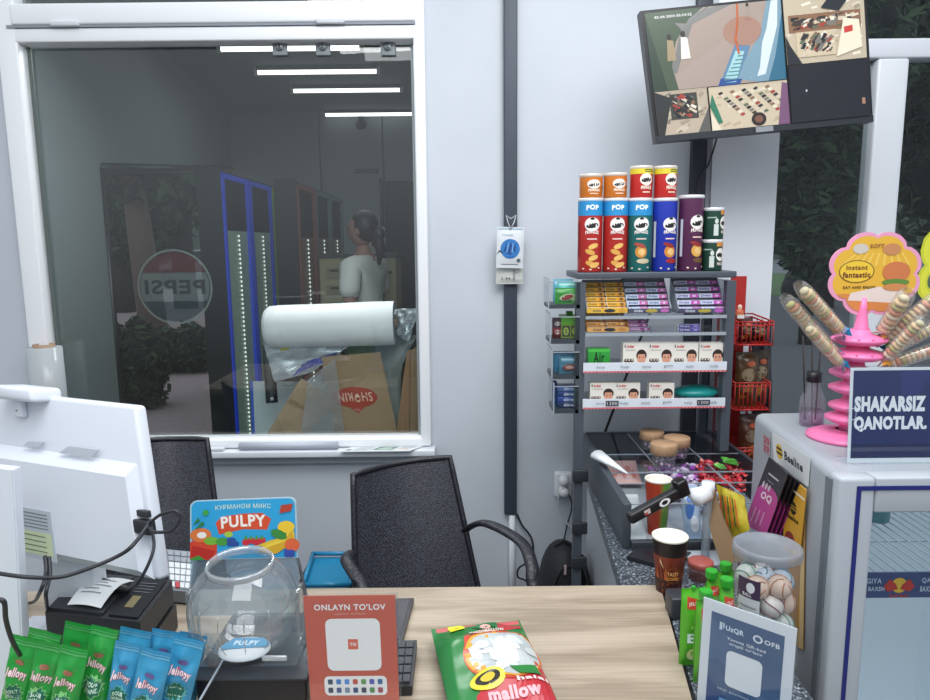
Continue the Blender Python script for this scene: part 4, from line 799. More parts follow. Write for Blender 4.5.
for k, (a, b, c, d, Y, col, lab) in enumerate([(737, 318, 752, 344, YB+.05, '#451e1a', 'dark red brown crisp bag in the upper red basket, left'), (748, 322, 767, 344, YB+.09, '#221a1e', 'black crisp bag in the upper red basket, right'),
    (735, 352, 757, 409, YB+.05, '#4c361c', 'golden brown crisp bag standing in the middle red basket, left'), (750, 350, 768, 409, YB+.09, '#3a2a1a', 'dark gold crisp bag standing in the middle red basket, right'), (738, 414, 760, 468, YB+.05, '#4e2a1c', 'brown crisp bag in the lowest red basket, left'), (752, 412, 770, 468, YB+.09, '#2c1c1a', 'very dark crisp bag in the lowest red basket, right')]):
    zb = P(750, (345, 345, 410, 410, 470, 470)[k], YB).z+.002
    softpack('crisp_bag', a, b, c, d, Y, .045, col, lab, 'crisp bag', lambda p: (p.ell(.5, .6, .3, .12, '#7a6a52'), p.ell(.45, .3, .3, .1, '#9a6a2c', rot=.4), p.ell(.6, .8, .2, .05, '#b05a3a')), seed=k*2, wr=.01, zb=zb, grp='crisp bags in the red baskets', seal=.05)
softpack('dark_sack', 764, 322, 783, 440, YB+.2, .08, '#201e26', 'black crumpled sack hanging at the right side of the red baskets', 'sack', seed=31, wr=.03, seal=.03, ry=-.06, zb=.3)
x0, x1, z0, z1 = bb(737, 312, 746, 324, YB+.02); m = MB(); m.ball((0, 0, .02), (.016, .012, .022), mat('#c86a48', .4, bump=.4)); m.box(-.012, -.013, .008, .012, -.01, .02, mat('#dfe0dc')); m.ball((0, 0, .045), (.008, .006, .01), mat('#e6c8b0', .3)); o = m.build('candy_packet'); o.location = (x0+.012, YB+.03, z1-.03); tag(o, 'tiny orange and white packet on top of the upper red basket', 'packet')
# ================================================================== DESK AND COUNTER
def wood(nt, b):
    mp = coords(nt, (1.1, 9, 1)); n = nt.nodes.new('ShaderNodeTexNoise'); n.inputs['Scale'].default_value = 2.2; n.inputs['Detail'].default_value = 8; n.inputs['Distortion'].default_value = .6
    nt.links.new(mp.outputs[0], n.inputs['Vector']); mp2 = coords(nt, (2, 60, 1)); n2 = nt.nodes.new('ShaderNodeTexNoise'); n2.inputs['Scale'].default_value = 3; n2.inputs['Detail'].default_value = 4
    nt.links.new(mp2.outputs[0], n2.inputs['Vector']); ad = nt.nodes.new('ShaderNodeMath'); ad.operation = 'MULTIPLY_ADD'; ad.inputs[1].default_value = .35; nt.links.new(n2.outputs['Fac'], ad.inputs[0]); nt.links.new(n.outputs['Fac'], ad.inputs[2])
    nt.links.new(ramp(nt, ad.outputs[0], [(.45, '#8c7c6a'), (.6, '#9c8d7a'), (.7, '#ac9c88'), (.85, '#b9aa97')]).outputs[0], b.inputs['Base Color']); b.inputs['Roughness'].default_value = .4
WOOD = custom('light_oak_laminate', wood)
ZD, ZC = .75, .745
def plate(mb, pts, z0, z1, m_):
    n = len(pts); mb.add([(x, y, z0) for x, y in pts]+[(x, y, z1) for x, y in pts], [tuple(range(n))[::-1], tuple(range(n, 2*n))]+[(i, (i+1) % n, (i+1) % n+n, i+n) for i in range(n)], m_)
cA, cB = G(660, 585, ZD), G(692, 700, ZD); ex = cB+(cB-cA)*1.0
t = thing('service_desk', 'light oak desk top with straight back edge across the lower part of the photo', 'desk', (0, 0, 0))
m = MB(); plate(m, [(-1.5, .7), (ex.x, ex.y), (cA.x, cA.y), (-1.5, cA.y)], ZD-.03, ZD, WOOD); m.build('desk_top', t)
m = MB(); m.box(-1.48, .75, .0, .26, 1.0, ZD-.03, mat('#cfc4b4', .5)); m.build('front_panel', t)
m = MB(); m.box(-1.5, .9, 0, -1.47, 1.5, ZD-.03, mat('#cfc4b4', .5)); m.build('side_panel', t)
def granite(nt, b):
    v = nt.nodes.new('ShaderNodeTexNoise'); v.inputs['Scale'].default_value = 160; v.inputs['Detail'].default_value = 3; nt.links.new(coords(nt).outputs[0], v.inputs['Vector'])
    nt.links.new(ramp(nt, v.outputs['Fac'], [(.4, '#2b2f36'), (.5, '#4f565f'), (.58, '#59616b'), (.63, '#a9b1b8')]).outputs[0], b.inputs['Base Color']); b.inputs['Roughness'].default_value = .35
g1, g2 = G(587, 464, ZC), G(619, 580, ZC)
t = thing('granite_counter', 'speckled grey stone counter under the glass display case', 'counter', (0, 0, 0))
m = MB(); dz_ = .012; plate(m, [(cA.x-.005+.01, cA.y+.01), (ex.x+.015, ex.y), (.6, ex.y), (.63, 1.83), (.905, 1.83), (.905, 2.66), (g1.x, 2.66), (g2.x, cA.y+.01)], ZC-.035, ZC, custom('speckled_stone', granite)); m.build('stone_top', t)
m = MB(); m.box(.45, 1.65, 0, .68, 2.5, ZC-.035, mat('#c9ced3', .5)); m.build('cabinet', t)
m = MB(); m.box(.445, 1.66, .3, .449, 1.9, ZC-.05, mat('#e2e5e8', .5)); m.build('side_board', t)
# ---- display case
CZ0, CZ1 = ZC+.001, .87
CX0, CX1 = .435, .89; CY0, CY1 = 1.76, 2.46
t = thing('display_case', 'low dark framed glass display case full of sweets', 'display case', (0, 0, 0)); BK = mat('#3a3f46', .35)
m = MB(); m.box(CX0-.022, CY0, CZ0, CX0, CY1, CZ1, mat('#454b53', .4), .003); m.build('side_beam', t)
m = MB(); m.box(CX0, CY0-.01, CZ0, CX1, CY0+.01, CZ0+.022, BK, .002); m.build('front_bar', t)
m = MB(); m.box(CX1, CY0, CZ0, CX1+.015, CY1, CZ1, BK, .002); m.build('side_beam', t)
m = MB(); m.box(CX0, CY1, CZ0, CX1, CY1+.015, CZ1, BK); m.build('back_panel', t)
m = MB(); m.box(CX0, CY0, CZ0, CX1, CY1, CZ0+.004, mat('#b9c0c4', .3)); m.build('floor_plate', t)
def pane(x0, y0, z0, x1, y1, z1):
    m = MB(); m.box(x0, y0, z0, x1, y1, z1, ACR)
    if x1-x0 > y1-y0: m.box(x0, y0-.0005, z1-.003, x1, y1+.0005, z1, EDG)
    else: m.box(x0-.0005, y0, z1-.003, x1+.0005, y1, z1, EDG)
    return m
pane(CX0, CY0, CZ0+.022, CX1, CY0+.004, CZ1).build('front_glass', t)
for y in (1.93, 2.21): pane(CX0, y, CZ0+.004, CX1, y+.003, CZ1-.004).build('divider', t)
for x in (.585, .75): pane(x, CY0+.01, CZ0+.004, x+.003, CY1, CZ1-.004).build('divider', t)
m = MB(); m.box(CX0, 2.02, CZ1-.004, CX1, CY1, CZ1, ACR); m.box(CX0, 2.018, CZ1-.004, CX1, 2.02, CZ1, EDG); m.build('top_glass', t)
# sweets in the case
def candy(col, col2, kind=0):
    t = thing('wrapped_sweet', 'x', 'sweet'); m = MB(); m.ball((0, 0, .009), (.016, .009, .009), mat(col, .25, nz=.3, sc_=150), 10, 6); m.build('sweet', t)
    for s in (-1, 1):
        m = MB(); m.add([(s*.013, 0, .009), (s*.026, -.009, .013), (s*.028, 0, .006), (s*.026, .01, .012), (s*.0135, .001, .008)], [(0, 1, 2), (0, 2, 3), (0, 3, 4)], mat(col2, .25)); m.build('twisted_end', t)
    return t
def heap(px0, px1, y0, y1, Yrng, n, cols_, lab, grp, zr=.05, kinds=1):
    rr = random.Random(n*3+px0); ps = [candy(*c_) for c_ in cols_]
    used_ = [0]*len(ps)
    for k in range(n):
        i = k % len(ps); Y = rr.uniform(*Yrng); X = P(rr.uniform(px0, px1), 475, Y).x; X = max(CX0+.03, min(CX1-.03, X))
        z = CZ0+.005+zr*(k/n)**.7*(1-abs((Y-sum(Yrng)/2)/(Yrng[1]-Yrng[0]))*.7); rot = (rr.uniform(-.5, .5), rr.uniform(-.6, .6), rr.uniform(0, 3.1))
        if not used_[i]: o = ps[i]; o.location = (X, Y, z); o.rotation_euler = rot; used_[i] = 1
        else: o = dup(ps[i], (X, Y, z), rot)
        o['label'] = lab[i] if isinstance(lab, list) else lab; o['group'] = grp if not isinstance(grp, list) else grp[i]
heap(650, 700, 462, 480, (2.02, 2.2), 80, [('#b25cc4', '#d0a0da'), ('#e0cce8', '#ecdcf2')], ['purple wrapped sweet in the middle of the case behind the red and green cup', 'pale lilac wrapped sweet among the purple ones in the case'], ['purple wrapped sweets', 'pale lilac wrapped sweets'], .1)
heap(700, 745, 462, 480, (2.02, 2.2), 90, [('#de343e', '#ee6060'), ('#b22c3a', '#e67a76')], ['bright red wrapped sweet at the right of the case', 'dark red wrapped sweet at the right of the case'], ['bright red wrapped sweets', 'dark red wrapped sweets'], .11)
heap(692, 745, 480, 500, (1.96, 2.08), 44, [('#b4bfd2', '#ccd5e4'), ('#6f88bc', '#b9c5dc')], ['silver wrapped sweet at the front right of the case', 'blue grey wrapped sweet at the front right of the case'], ['silver wrapped sweets', 'blue grey wrapped sweets'], .06)
for k, (px, py, Y, c_) in enumerate([(731, 464, 2.13, '#58a83a'), (724, 469, 2.08, '#6cbc4c')]):
    p = P(px, py, Y); m = MB(); f = pillow(m, .05, .03, .014, mat(c_, .25), .1, .004, k); o = m.build('green_sweet'); o.location = p; o.rotation_euler = (-1.2, .2, k*.8); tag(o, ['bright green packet lying right on top of the red sweets', 'light green packet lying left on top of the red sweets'][k], 'sweet')
simple_box('flat_sweet_box', 612, 482, 640, 490, 2.0, .08, '#c9ccc4', 'flat pale box lying in the front left compartment of the case', 'box')
bpy.data.objects['flat_sweet_box'].location.z = CZ0+.005
softpack('pink_sweet_bag', 610, 452, 643, 470, 2.2, .02, '#d9a79e', 'pale pink see-through bag of sweets at the left of the case', 'bag', lambda p: [p.ell(.2+.15*k, .35+.2*(k % 2), .08, .16, '#c9766a', 8) for k in range(5)], rx=-1.1, zb=CZ0+.02, seed=5)
softpack('silver_bag', 627, 490, 648, 506, 1.8, .02, '#aab2b5', 'silver packet standing behind the front glass of the case, left', 'packet', rx=-.9, zb=CZ0+.006, seed=15)
softpack('blue_sweet_bag', 686, 488, 704, 520, 1.79, .02, '#a8bdd6', 'blue and white packet in the case right of the red and green cup', 'packet', lambda p: (p.ell(.4, .6, .3, .2, '#3d6bb0', 10, rot=.5), p.ell(.6, .3, .25, .15, '#dfe6ee', 10)), rx=-.4, zb=CZ0+.006, seed=25)
# lidded pots standing on the glass
for k, (px, py, w, Y) in enumerate([(652, 431, 24, 2.26), (664, 443, 27, 2.07), (677, 437, 26, 2.17)]):
    p = P(px, py, Y); s_ = mpp(p); R = w/2*s_; H = p.z-CZ1
    t = thing('sweet_pot', 'clear pot with a nut brown lid on the case glass, %s' % ['rear left of the three', 'nearest of the three', 'rear right of the three'][k], 'pot', (p.x, Y, CZ1+.001), 0, 'lidded pots on the display case')
    m = MB(); m.lathe([(0, 0), (R*.8, 0), (R*.92, H*.55), (R*.92, H*.56)], clear('#f4f4f6', .05, .05, edge=.5, milky=.12), 24); m.build('pot_body', t)
    m = MB()
    for j in range(26): a_ = j*2.4; q = R*.7*((j*.37) % 1)**.5; m.ball((q*math.cos(a_), q*math.sin(a_), .006+H*.3*((j*.61) % 1)), .006, mat(['#5a3a5e', '#d8c9d8', '#8a5a86'][j % 3], .3), 6, 4)
    m.build('filling', t, kind='stuff')
    m = MB(); m.lathe([(R*.93, H*.55), (R, H*.58), (R, H*.95), (R*.95, H), (0, H)], mat('#b08d6c', .6, nz=.35, sc_=90), 28); m.build('lid', t)
m = MB(); A, B = P(597, 440, 2.1), P(628, 461, 1.98); A.z = CZ1+.03; B.z = CZ1+.008; m.tube([A, A.lerp(B, .35), B], [.026, .018, .003], mat('#dfe3e8', .4, bump=.3), 12, flat=.6); o = m.build('white_paper_cone'); tag(o, 'white paper cone lying on the glass at the left of the case', 'paper cone')
def cup(px0, px1, pyt, pyb, Y, z0, name, lab, prn, base, rimc='#e9e4da', cat='cup'):
    x0, x1, _, z1 = bb(px0, pyt, px1, pyb, Y); R = (x1-x0)/2; H = z1-z0; r0 = R*.7
    t = thing(name, lab, cat, ((x0+x1)/2, Y, z0)); m = MB(); m.lathe([(0, .004), (r0, 0), (R, H)], mat(base, .4), 40)
    def fn(u, v, w=0): r_ = r0+(R-r0)*v+w; a_ = u; return Vector((r_*math.sin(a_), -r_*math.cos(a_), v*H))
    prn(Pr(m, fn, .0003, g=(.15, 0))); m.build('paper_body', t)
    m = MB(); m.lathe([(R, H-.004), (R*1.04, H-.001), (R*1.04, H+.002), (R, H+.003), (R*.94, H-.001), (r0*1.1, H*.3), (0, H*.3)], mat(rimc, .5), 40); m.build('rim', t); return t
cup(645, 671, 479, 510, 1.85, CZ0+.005, 'paper_cup', 'red and green striped paper cup standing in the display case', lambda p: (p.rect(-1.5, 0, 0, 1, '#a83a24', 12), p.rect(.0, 0, .9, 1, '#5f8f3a', 8), p.rect(-.1, 0, .12, 1, '#8e6a2c', 3)), '#a8452c')
def coffee(p):
    p.rect(-1.6, .72, 1.6, .99, '#1f1517', 24); p.rect(-1.6, .0, 1.6, .3, '#3a1712', 24)
    for k in range(9): p.poly([(-1.3+k*.33, .3), (-1.0+k*.33, .3), (-1.15+k*.33, .55+.12*(k % 2))], '#6a2a1c' if k % 2 else '#a8542c')
    p.poly([(-.9, .62), (-.62, .5), (-.86, .68)], '#e0b890'); p.text('TASTY', .0, .42, .8, .07, '#e6b36a', .03); p.text('COFFEE', .0, .33, .8, .06, '#d89a4c', .03); p.ring(.0, .39, .6, .14, .06, '#b5652f')
    for k in range(30): p.ell(-1.1+(k*.37 % 2.2), .06+(k*.13 % .22), .05, .018, '#8a3f22' if k % 3 else '#5a1f1a', 6)
cup(652, 686, 536, 600, 1.53, ZC+.001, 'coffee_cup', 'tall brown and orange paper coffee cup at the corner of the desk', coffee, '#8e3a1f', '#f0ece0')
simple_box('black_bin', 671, 599, 688, 630, 1.4, .05, '#33363c', 'small black open holder at the right edge of the desk under the coffee cup', 'holder', bev=.004, zb=ZC+.001)
for o in bpy.data.objects:
    if o.name == 'black_bin': o.name = 'black_holder'; o.location.y = 1.4; o.location.x = P(680, 610, 1.4).x
# scanner on its stand
p = G(705, 560, ZC); t = thing('scanner_stand', 'clear and white pole stand at the front of the display case', 'stand', (p.x, p.y, ZC)); Hs = P(705, 484, p.y).z-ZC
m = MB(); m.tube([(0, 0, .01), (0, 0, Hs)], .011, clear('#e0e6ea', .1, .1, edge=.6, milky=.35, mc='#b8c0c8'), 12); m.build('pole', t)
m = MB(); m.box(-.045, -.04, .0, .045, .04, .008, mat('#b9c2c9', .3), .003); m.build('base', t)
wm = mat('#e3e7ea', .35)
m = MB(); m.tube([(0, 0, Hs-.03), (0, 0, Hs+.006)], .016, wm, 14); m.tube([(0, -.005, Hs-.02), (-.03, -.01, Hs-.03), (-.05, -.015, Hs-.015)], [.02, .024, .012], wm, 12); m.build('clamp', t)
A, B = P(632, 517, p.y-.06), P(680, 491, p.y-.02); t = thing('barcode_scanner', 'black handheld scanner bar with a white ring held by the clear stand', 'scanner', A)
d_ = (B-A); L = d_.length; Mx = d_.to_track_quat('X', 'Z').to_matrix().to_4x4()
m = MB(); m.X = Mx; m.box(-.01, -.012, -.014, L, .012, .014, mat('#1b1c20', .4), .006); m.build('handle', t)
m = MB(); m.X = Mx; pr = Pr(m, lambda u, v, w=0: Vector((u*L, -.0125-w, v*.026)), .0003); pr.ring(.62, 0, .11, .38, .45, '#eceef0', 20); m.build('white_ring', t)
m = MB(); m.X = Mx; pr = Pr(m, lambda u, v, w=0: Vector((u*L, -.0125-w, v*.026)), .0003); pr.rect(.2, -.25, .32, .25, '#c9b8b4'); pr.rect(.2, -.25, .26, 0, '#b04a4a'); m.build('small_sticker', t)
m = MB(); m.X = Mx; m.box(L-.01, -.016, -.014, L+.02, .016, .03, mat('#15161a', .3), .005); m.build('scanner_head', t)
m = MB(); q = [G(x, y, ZC+.012) for x, y in ((627, 556), (672, 568), (691, 552), (640, 544))]; f = bil(*q); slab(m, f, .011, mat('#202329', .35)); o = m.build('black_mat'); tag(o, 'flat black pad lying on the stone counter behind the coffee cup', 'pad')
p = G(700, 578, ZC); t = thing('round_tub', 'small clear tub with a dull red lid beside the coffee cup', 'tub', (p.x, p.y, ZC+.001)); R = 12.5*mpp(p)
m = MB(); m.lathe([(0, 0), (R*.85, 0), (R*.95, .03)], clear('#f0e4e4', .05, .1, edge=.4, milky=.3, mc='#c98a86'), 24); m.build('tub_body', t)
m = MB(); m.lathe([(R*.95, .03), (R, .032), (R, .042), (R*.9, .045), (0, .043)], mat('#a8564e', .4, nz=.1), 24); m.build('lid', t)
# tan card and yellow bag
def q_(*a): return [P(x, y, Y) for x, y, Y in a]
CARD = mat('#a88a68', .7, nz=.08, bump=.2, bs=10)
f0 = bil(*q_((722, 566, 1.62), (745, 560, 1.55), (713, 481, 1.72), (706, 483, 1.75)))
m = MB(); fn = lambda u, v, w=0: f0(u, v, w)+Vector((.012*math.sin(PI*v)*-1, 0, 0)); m.surf(lambda u, v: fn(u, v), 6, 14, CARD); m.surf(lambda u, v: fn(1-u, v, -.003), 6, 14, CARD); o = m.build('tan_card'); tag(o, 'curved tan cardboard piece standing right of the clear pole stand', 'cardboard')
f1 = bil(*q_((727, 540, 1.66), (750, 530, 1.6), (744, 496, 1.66), (716, 484, 1.74))); m = MB(); m.surf(lambda u, v: f1(u, v, .012*math.sin(PI*u)*math.sin(PI*v)+noise.noise(Vector((u*5, v*5, 1)))*.006), 12, 12, mat('#b5a52c', .3, nz=.3, sc_=60)); m.surf(lambda u, v: f1(1-u, v, -.012*math.sin(PI*u)*math.sin(PI*v)), 8, 8, mat('#b5a52c', .3))
pr = Pr(m, lambda u, v, w=0: f1(u, v, .016+w), .0004)
for k in range(7): pr.poly([(.1+k*.11, .15), (.14+k*.11, .15), (.3+k*.09, .85), (.26+k*.09, .85)], '#3c4a2c' if k % 2 else '#cf4a2c')
tag(m.build('yellow_sweet_bag'), 'yellow packet with dark stripes tucked behind the tan cardboard', 'packet')
# jar of gumballs
Yj = 1.3; x0, x1, _, z1 = bb(735, 545, 797, 600, Yj); R = (x1-x0)/2; z0 = ZC+.001; H = z1-z0; cx = (x0+x1)/2
t = thing('gumball_jar', 'clear plastic jar with a frosted lid holding striped ball sweets', 'jar', (cx, Yj, z0))
m = MB(); m.lathe([(0, .003), (R*.92, 0), (R*.96, .01), (R, H-.02), (R*.97, H-.012), (R*.97, H)], clear('#f6f6f8', .05, .04, edge=.5, milky=.06), 40); m.build('jar_body', t)
m = MB(); m.lathe([(R*1.0, H-.018), (R*1.05, H-.018), (R*1.06, H-.016), (R*1.06, H-.006), (R*1.03, H), (R*.97, H+.002), (R*.93, H-.003), (0, H-.003)], clear('#eef0f2', .04, .2, edge=.35, milky=.4, mc='#aab0b8'), 40); m.build('lid', t)
m = MB(); fn = lambda u, v, w=0: Vector(((R*.995+.001+w)*math.sin(u), -(R*.995+.001+w)*math.cos(u), v*H)); pr = Pr(m, fn, .0004, g=(.1, 0)); pr.rect(-1.25, .18, -.55, .62, '#c9c9d0', 8); pr.rect(-1.3, .58, -.55, .76, '#43304c', 8); pr.ell(-.85, .68, .14, .05, '#e0dde6', 10); pr.text('BALL', -.95, .61, .3, .03, '#e6e0ea', .03)
for k in range(6): pr.rect(-1.2, .24+k*.05, -.65, .255+k*.05, '#8a8a96', 5)
m.build('paper_label', t)
bp = []; rr = random.Random(4); br0 = .0225
for lay in range(4):
    n_ = 5; 
    for j in range(n_+1):
        a_ = 2*PI*j/n_+lay*.45; q = (R-br0-.004) if j < n_ else 0
        bp.append((cx+q*math.cos(a_), Yj+q*math.sin(a_), z0+.026+lay*.037+(.006 if j % 2 else 0)))
bc = [('#d8d3cc', '#8a4a5e', 'white ball sweet with wine red stripes in the clear jar'), ('#b9c6cf', '#4a7f94', 'pale blue ball sweet with teal stripes in the clear jar'), ('#dcc3ae', '#b5784a', 'cream ball sweet with orange stripes in the clear jar'), ('#cfd6cc', '#5a9478', 'white ball sweet with green stripes in the clear jar')]
pro = []
for c1, c2, lab in bc:
    m = MB(); m.ball((0, 0, 0), br0, mat(c1, .25), 18, 12)
    for k in range(5):
        a_ = k*PI/2.5; pts = [(br0*1.01*math.sin(t_)*math.cos(a_+t_*.7), br0*1.01*math.sin(t_)*math.sin(a_+t_*.7), br0*1.01*math.cos(t_)) for t_ in [.3+.26*q for q in range(10)]]; m.tube(pts, .0013, mat(c2, .3), 5)
    o = m.build('ball_sweet'); tag(o, lab, 'sweet', 'striped ball sweets, '+c1.strip('#') if 0 else lab.split(' in the')[0].replace('sweet', 'sweets')); pro.append([o, False])
for k, q in enumerate(bp):
    if q[2] > z0+H-.03: continue
    i = rr.randrange(4); o, u_ = pro[i]
    if u_: o = dup(o, q)
    else: o.location = q; pro[i][1] = True
    o.rotation_euler = (rr.uniform(0, 6), rr.uniform(0, 6), 0)
# blue payment sign
TL, TR = P(704, 597, 1.14), P(797, 629, 1.04); BL, BRr = qz(TL, ZC), qz(TR, ZC); N = (TR-TL).cross(Vector((0, 0, 1))).normalized(); BL += N*.012; BRr += N*.012
t = thing('payment_sign', 'blue and white payment sign in a clear holder in front of the gumball jar', 'sign', (BL+BRr)/2); o = t.location.copy(); f = bil(BL-o, BRr-o, TR-o, TL-o)
m = MB(); slab(m, f, .002, mat('#dfe4ea', .4)); pr = Pr(m, f, .0003)
pr.rect(.1, .03, .89, .9, '#3f5f86', 4, 4); pr.poly([(.1, .3), (.5, .03), (.1, .03)], '#2f4d80'); pr.poly([(.1, .55), (.89, .1), (.89, .2), (.1, .62)], '#4a6a92'); pr.poly([(.1, .85), (.5, .6), (.1, .45)], '#476790')
pr.rect(.2, .76, .23, .83, '#c9dcea'); pr.rect(.24, .78, .255, .83, '#c9dcea'); pr.text('UzQR', .37, .79, .2, .055, '#cfe2f2', .04); pr.ring(.62, .79, .055, .037, .4, '#dfe8f0', 8); pr.text('OFB', .77, .79, .16, .042, '#dfe8f0', .03)
pr.text("Yagona QR-kod", .5, .70, .42, .035, '#dfe8f0', .02); pr.text("orqali to'lang", .5, .66, .36, .035, '#dfe8f0', .02)
def rrect(pr, u0, v0, u1, v1, ru, rv, c):
    pts = []
    for cu, cv, a0 in ((u1-ru, v1-rv, 0), (u0+ru, v1-rv, 90), (u0+ru, v0+rv, 180), (u1-ru, v0+rv, 270)):
        for k in range(5): a_ = math.radians(a0+k*22.5); pts.append((cu+ru*math.cos(a_), cv+rv*math.sin(a_)))
    pr.poly(pts, c)
rrect(pr, .3, .27, .69, .6, .06, .045, '#e6ebf0'); pr.text('uzqr payment service', .5, .22, .55, .03, '#c9d8e6'); pr.rect(.25, .08, .4, .14, '#6fa5cc'); pr.rect(.5, .08, .62, .14, '#3f6fae')
m.build('printed_sheet', t)
m = MB(); slab(m, lambda u, v, w=0: f(-.02+1.04*u, v*1.01, w+.004), .002, ACR); slab(m, lambda u, v, w=0: f(-.02+1.04*u, v*1.01, w-.004), .002, ACR); q = f(0, 0); m.add([f(-.02, 0, .006), f(1.02, 0, .006), f(1.02, 0, -.05), f(-.02, 0, -.05), f(-.02, .01, .006), f(1.02, .01, .006), f(1.02, .01, -.05), f(-.02, .01, -.05)], [(0, 1, 2, 3), (4, 5, 6, 7), (0, 1, 5, 4), (2, 3, 7, 6)], ACR); m.build('clear_holder', t)
# green jelly pouches
def pouch(px, py_top, Y, w, lab, rz, seed):
    p = P(px, py_top, Y); z0 = ZC+.001 if Y > 1.18 else ZC+.001; H = p.z-z0-.022; W = w*mpp(p)
    t = thing('jelly_pouch', lab, 'pouch', (p.x, Y, z0), rz, 'green jelly pouches with spout caps'); m = MB(); f = pillow(m, W, H, .028, mat('#57b02c', .3), .05, .003, seed); pr = Pr(m, f, .0005, g=.1)
    pr.poly([(.15, .78), (.8, .74), (.82, .86), (.2, .92)], '#c9432e'); pr.text('JELLY', .48, .825, .5, .05, '#f4e8e0', .03); pr.ell(.6, .66, .16, .07, '#eef0f0', 14); pr.ell(.6, .65, .08, .04, '#23262a', 10); pr.text('E', .4, .4, .4, .12, '#dff0f0', .03); pr.ell(.5, .18, .28, .09, '#e0e6a8', 16); pr.ell(.4, .2, .08, .04, '#8ac23a', 8); pr.ell(.35, .55, .06, .03, '#9be05a', 8)
    m.build('pouch_body', t); m = MB(); m.at((0, 0, H-.004), sc=.35 if seed == 1 else 1); m.lathe([(0, 0), (.008, 0), (.008, .006), (.0125, .007), (.0125, .02), (.0115, .022), (0, .022)], mat('#2f9f2c', .3), 9, False); m.build('spout_cap', t)
pouch(694, 577, 1.24, 25, 'green jelly pouch standing nearest the desk edge, left of the blue sign', .1, 1)
pouch(712, 568, 1.33, 20, 'green jelly pouch behind the blue sign, its cap beside the red lidded tub', .7, 2)
pouch(727, 576, 1.24, 20, 'green jelly pouch whose cap touches the gumball jar', .5, 3)
pouch(726, 561, 1.38, 19, 'rearmost green jelly pouch just left of the gumball jar', .2, 4)
pouch(706, 588, 1.19, 20, 'green jelly pouch directly behind the top left corner of the blue sign', .2, 5)
# ================================================================== SMALL FRIDGE
FZ = 1.10; FG = mat('#a6acb3', .35, nz=.03); fp = [(.718, 1.29), (1.24, 1.29), (1.29, 1.82), (.768, 1.82)]
t = thing('glass_door_fridge', 'grey glass door fridge at the right with things standing on top', 'fridge', (fp[0][0], 1.29, 0)); o = t.location.copy()
bm = bmesh.new(); vb = [bm.verts.new((x-o.x, y-o.y, z)) for z in (.0, FZ) for x, y in fp]
for fc in ((3, 2, 1, 0), (4, 5, 6, 7), (1, 2, 6, 5), (2, 3, 7, 6), (3, 0, 4, 7)): bm.faces.new([vb[i] for i in fc])
bm.edges.ensure_lookup_table(); bmesh.ops.bevel(bm, geom=[e for e in bm.edges if not e.is_boundary], offset=.02, segments=4, affect='EDGES', profile=.5); bm.verts.index_update()
m = MB(); m.add([v.co[:] for v in bm.verts], [[v.index for v in f_.verts] for f_ in bm.faces], FG, True); bm.free()
m.box(.03, .002, .05, .5, .012, .1, FG); m.build('fridge_body', t)
W = .522; m = MB(); LN = mat('#d3dde4', .4, em=.12)
m.box(.08, .0, .06, .49, .45, .07, LN); m.box(.08, .44, .06, .49, .45, FZ-.05, LN); m.add([(.026, 0, .06), (.032, 0, .06), (.084, .45, .06), (.078, .45, .06), (.026, 0, FZ-.05), (.032, 0, FZ-.05), (.084, .45, FZ-.05), (.078, .45, FZ-.05)], [(3, 2, 1, 0), (4, 5, 6, 7), (0, 1, 5, 4), (1, 2, 6, 5), (2, 3, 7, 6), (3, 0, 4, 7)], LN); m.box(.49, .0, .06, .5, .45, FZ-.05, LN); m.box(.08, 0, FZ-.055, .49, .45, FZ-.05, mat('#d8e4ea', em=.9)); m.build('liner', t)  # liner colour glows, top strip most, to brighten the fridge inside
zg1 = P(880, 512, 1.25).z; gx = P(873, 512, 1.25).x-o.x; nx = P(855, 492, 1.25).x-o.x; dx = P(838, 492, 1.25).x-o.x; zd = P(890, 477, 1.25).z; zn = P(890, 489, 1.25).z
m = MB(); DG = mat('#b0b6bc', .35); 
m.box(dx, -.045, .04, gx, -.002, zd, DG, .008); m.box(gx, -.045, zg1, W, -.002, zd, DG, .004); m.box(W-.05, -.045, .04, W+.004, -.002, zd, DG, .006); m.box(gx, -.045, .04, W-.05, -.002, .12, DG, .004); d = m.build('door', t)
m = MB(); NV = mat('#252c74', .35); m.box(nx, -.047, .06, nx+.008, -.044, zn, NV); m.box(nx, -.047, zn, W-.02, -.044, zn+.008, NV); m.build('blue_trim', d)
m = MB(); m.box(gx, -.03, .12, W-.05, -.025, zg1, clear('#f8fbfc', .05, .01, edge=.3)); m.build('door_glass', d)
m = MB(); m.box(-.004+dx, -.02, .04, dx, .0, zd-.01, mat('#6f757c', .4)); m.build('hinge_seal', t)
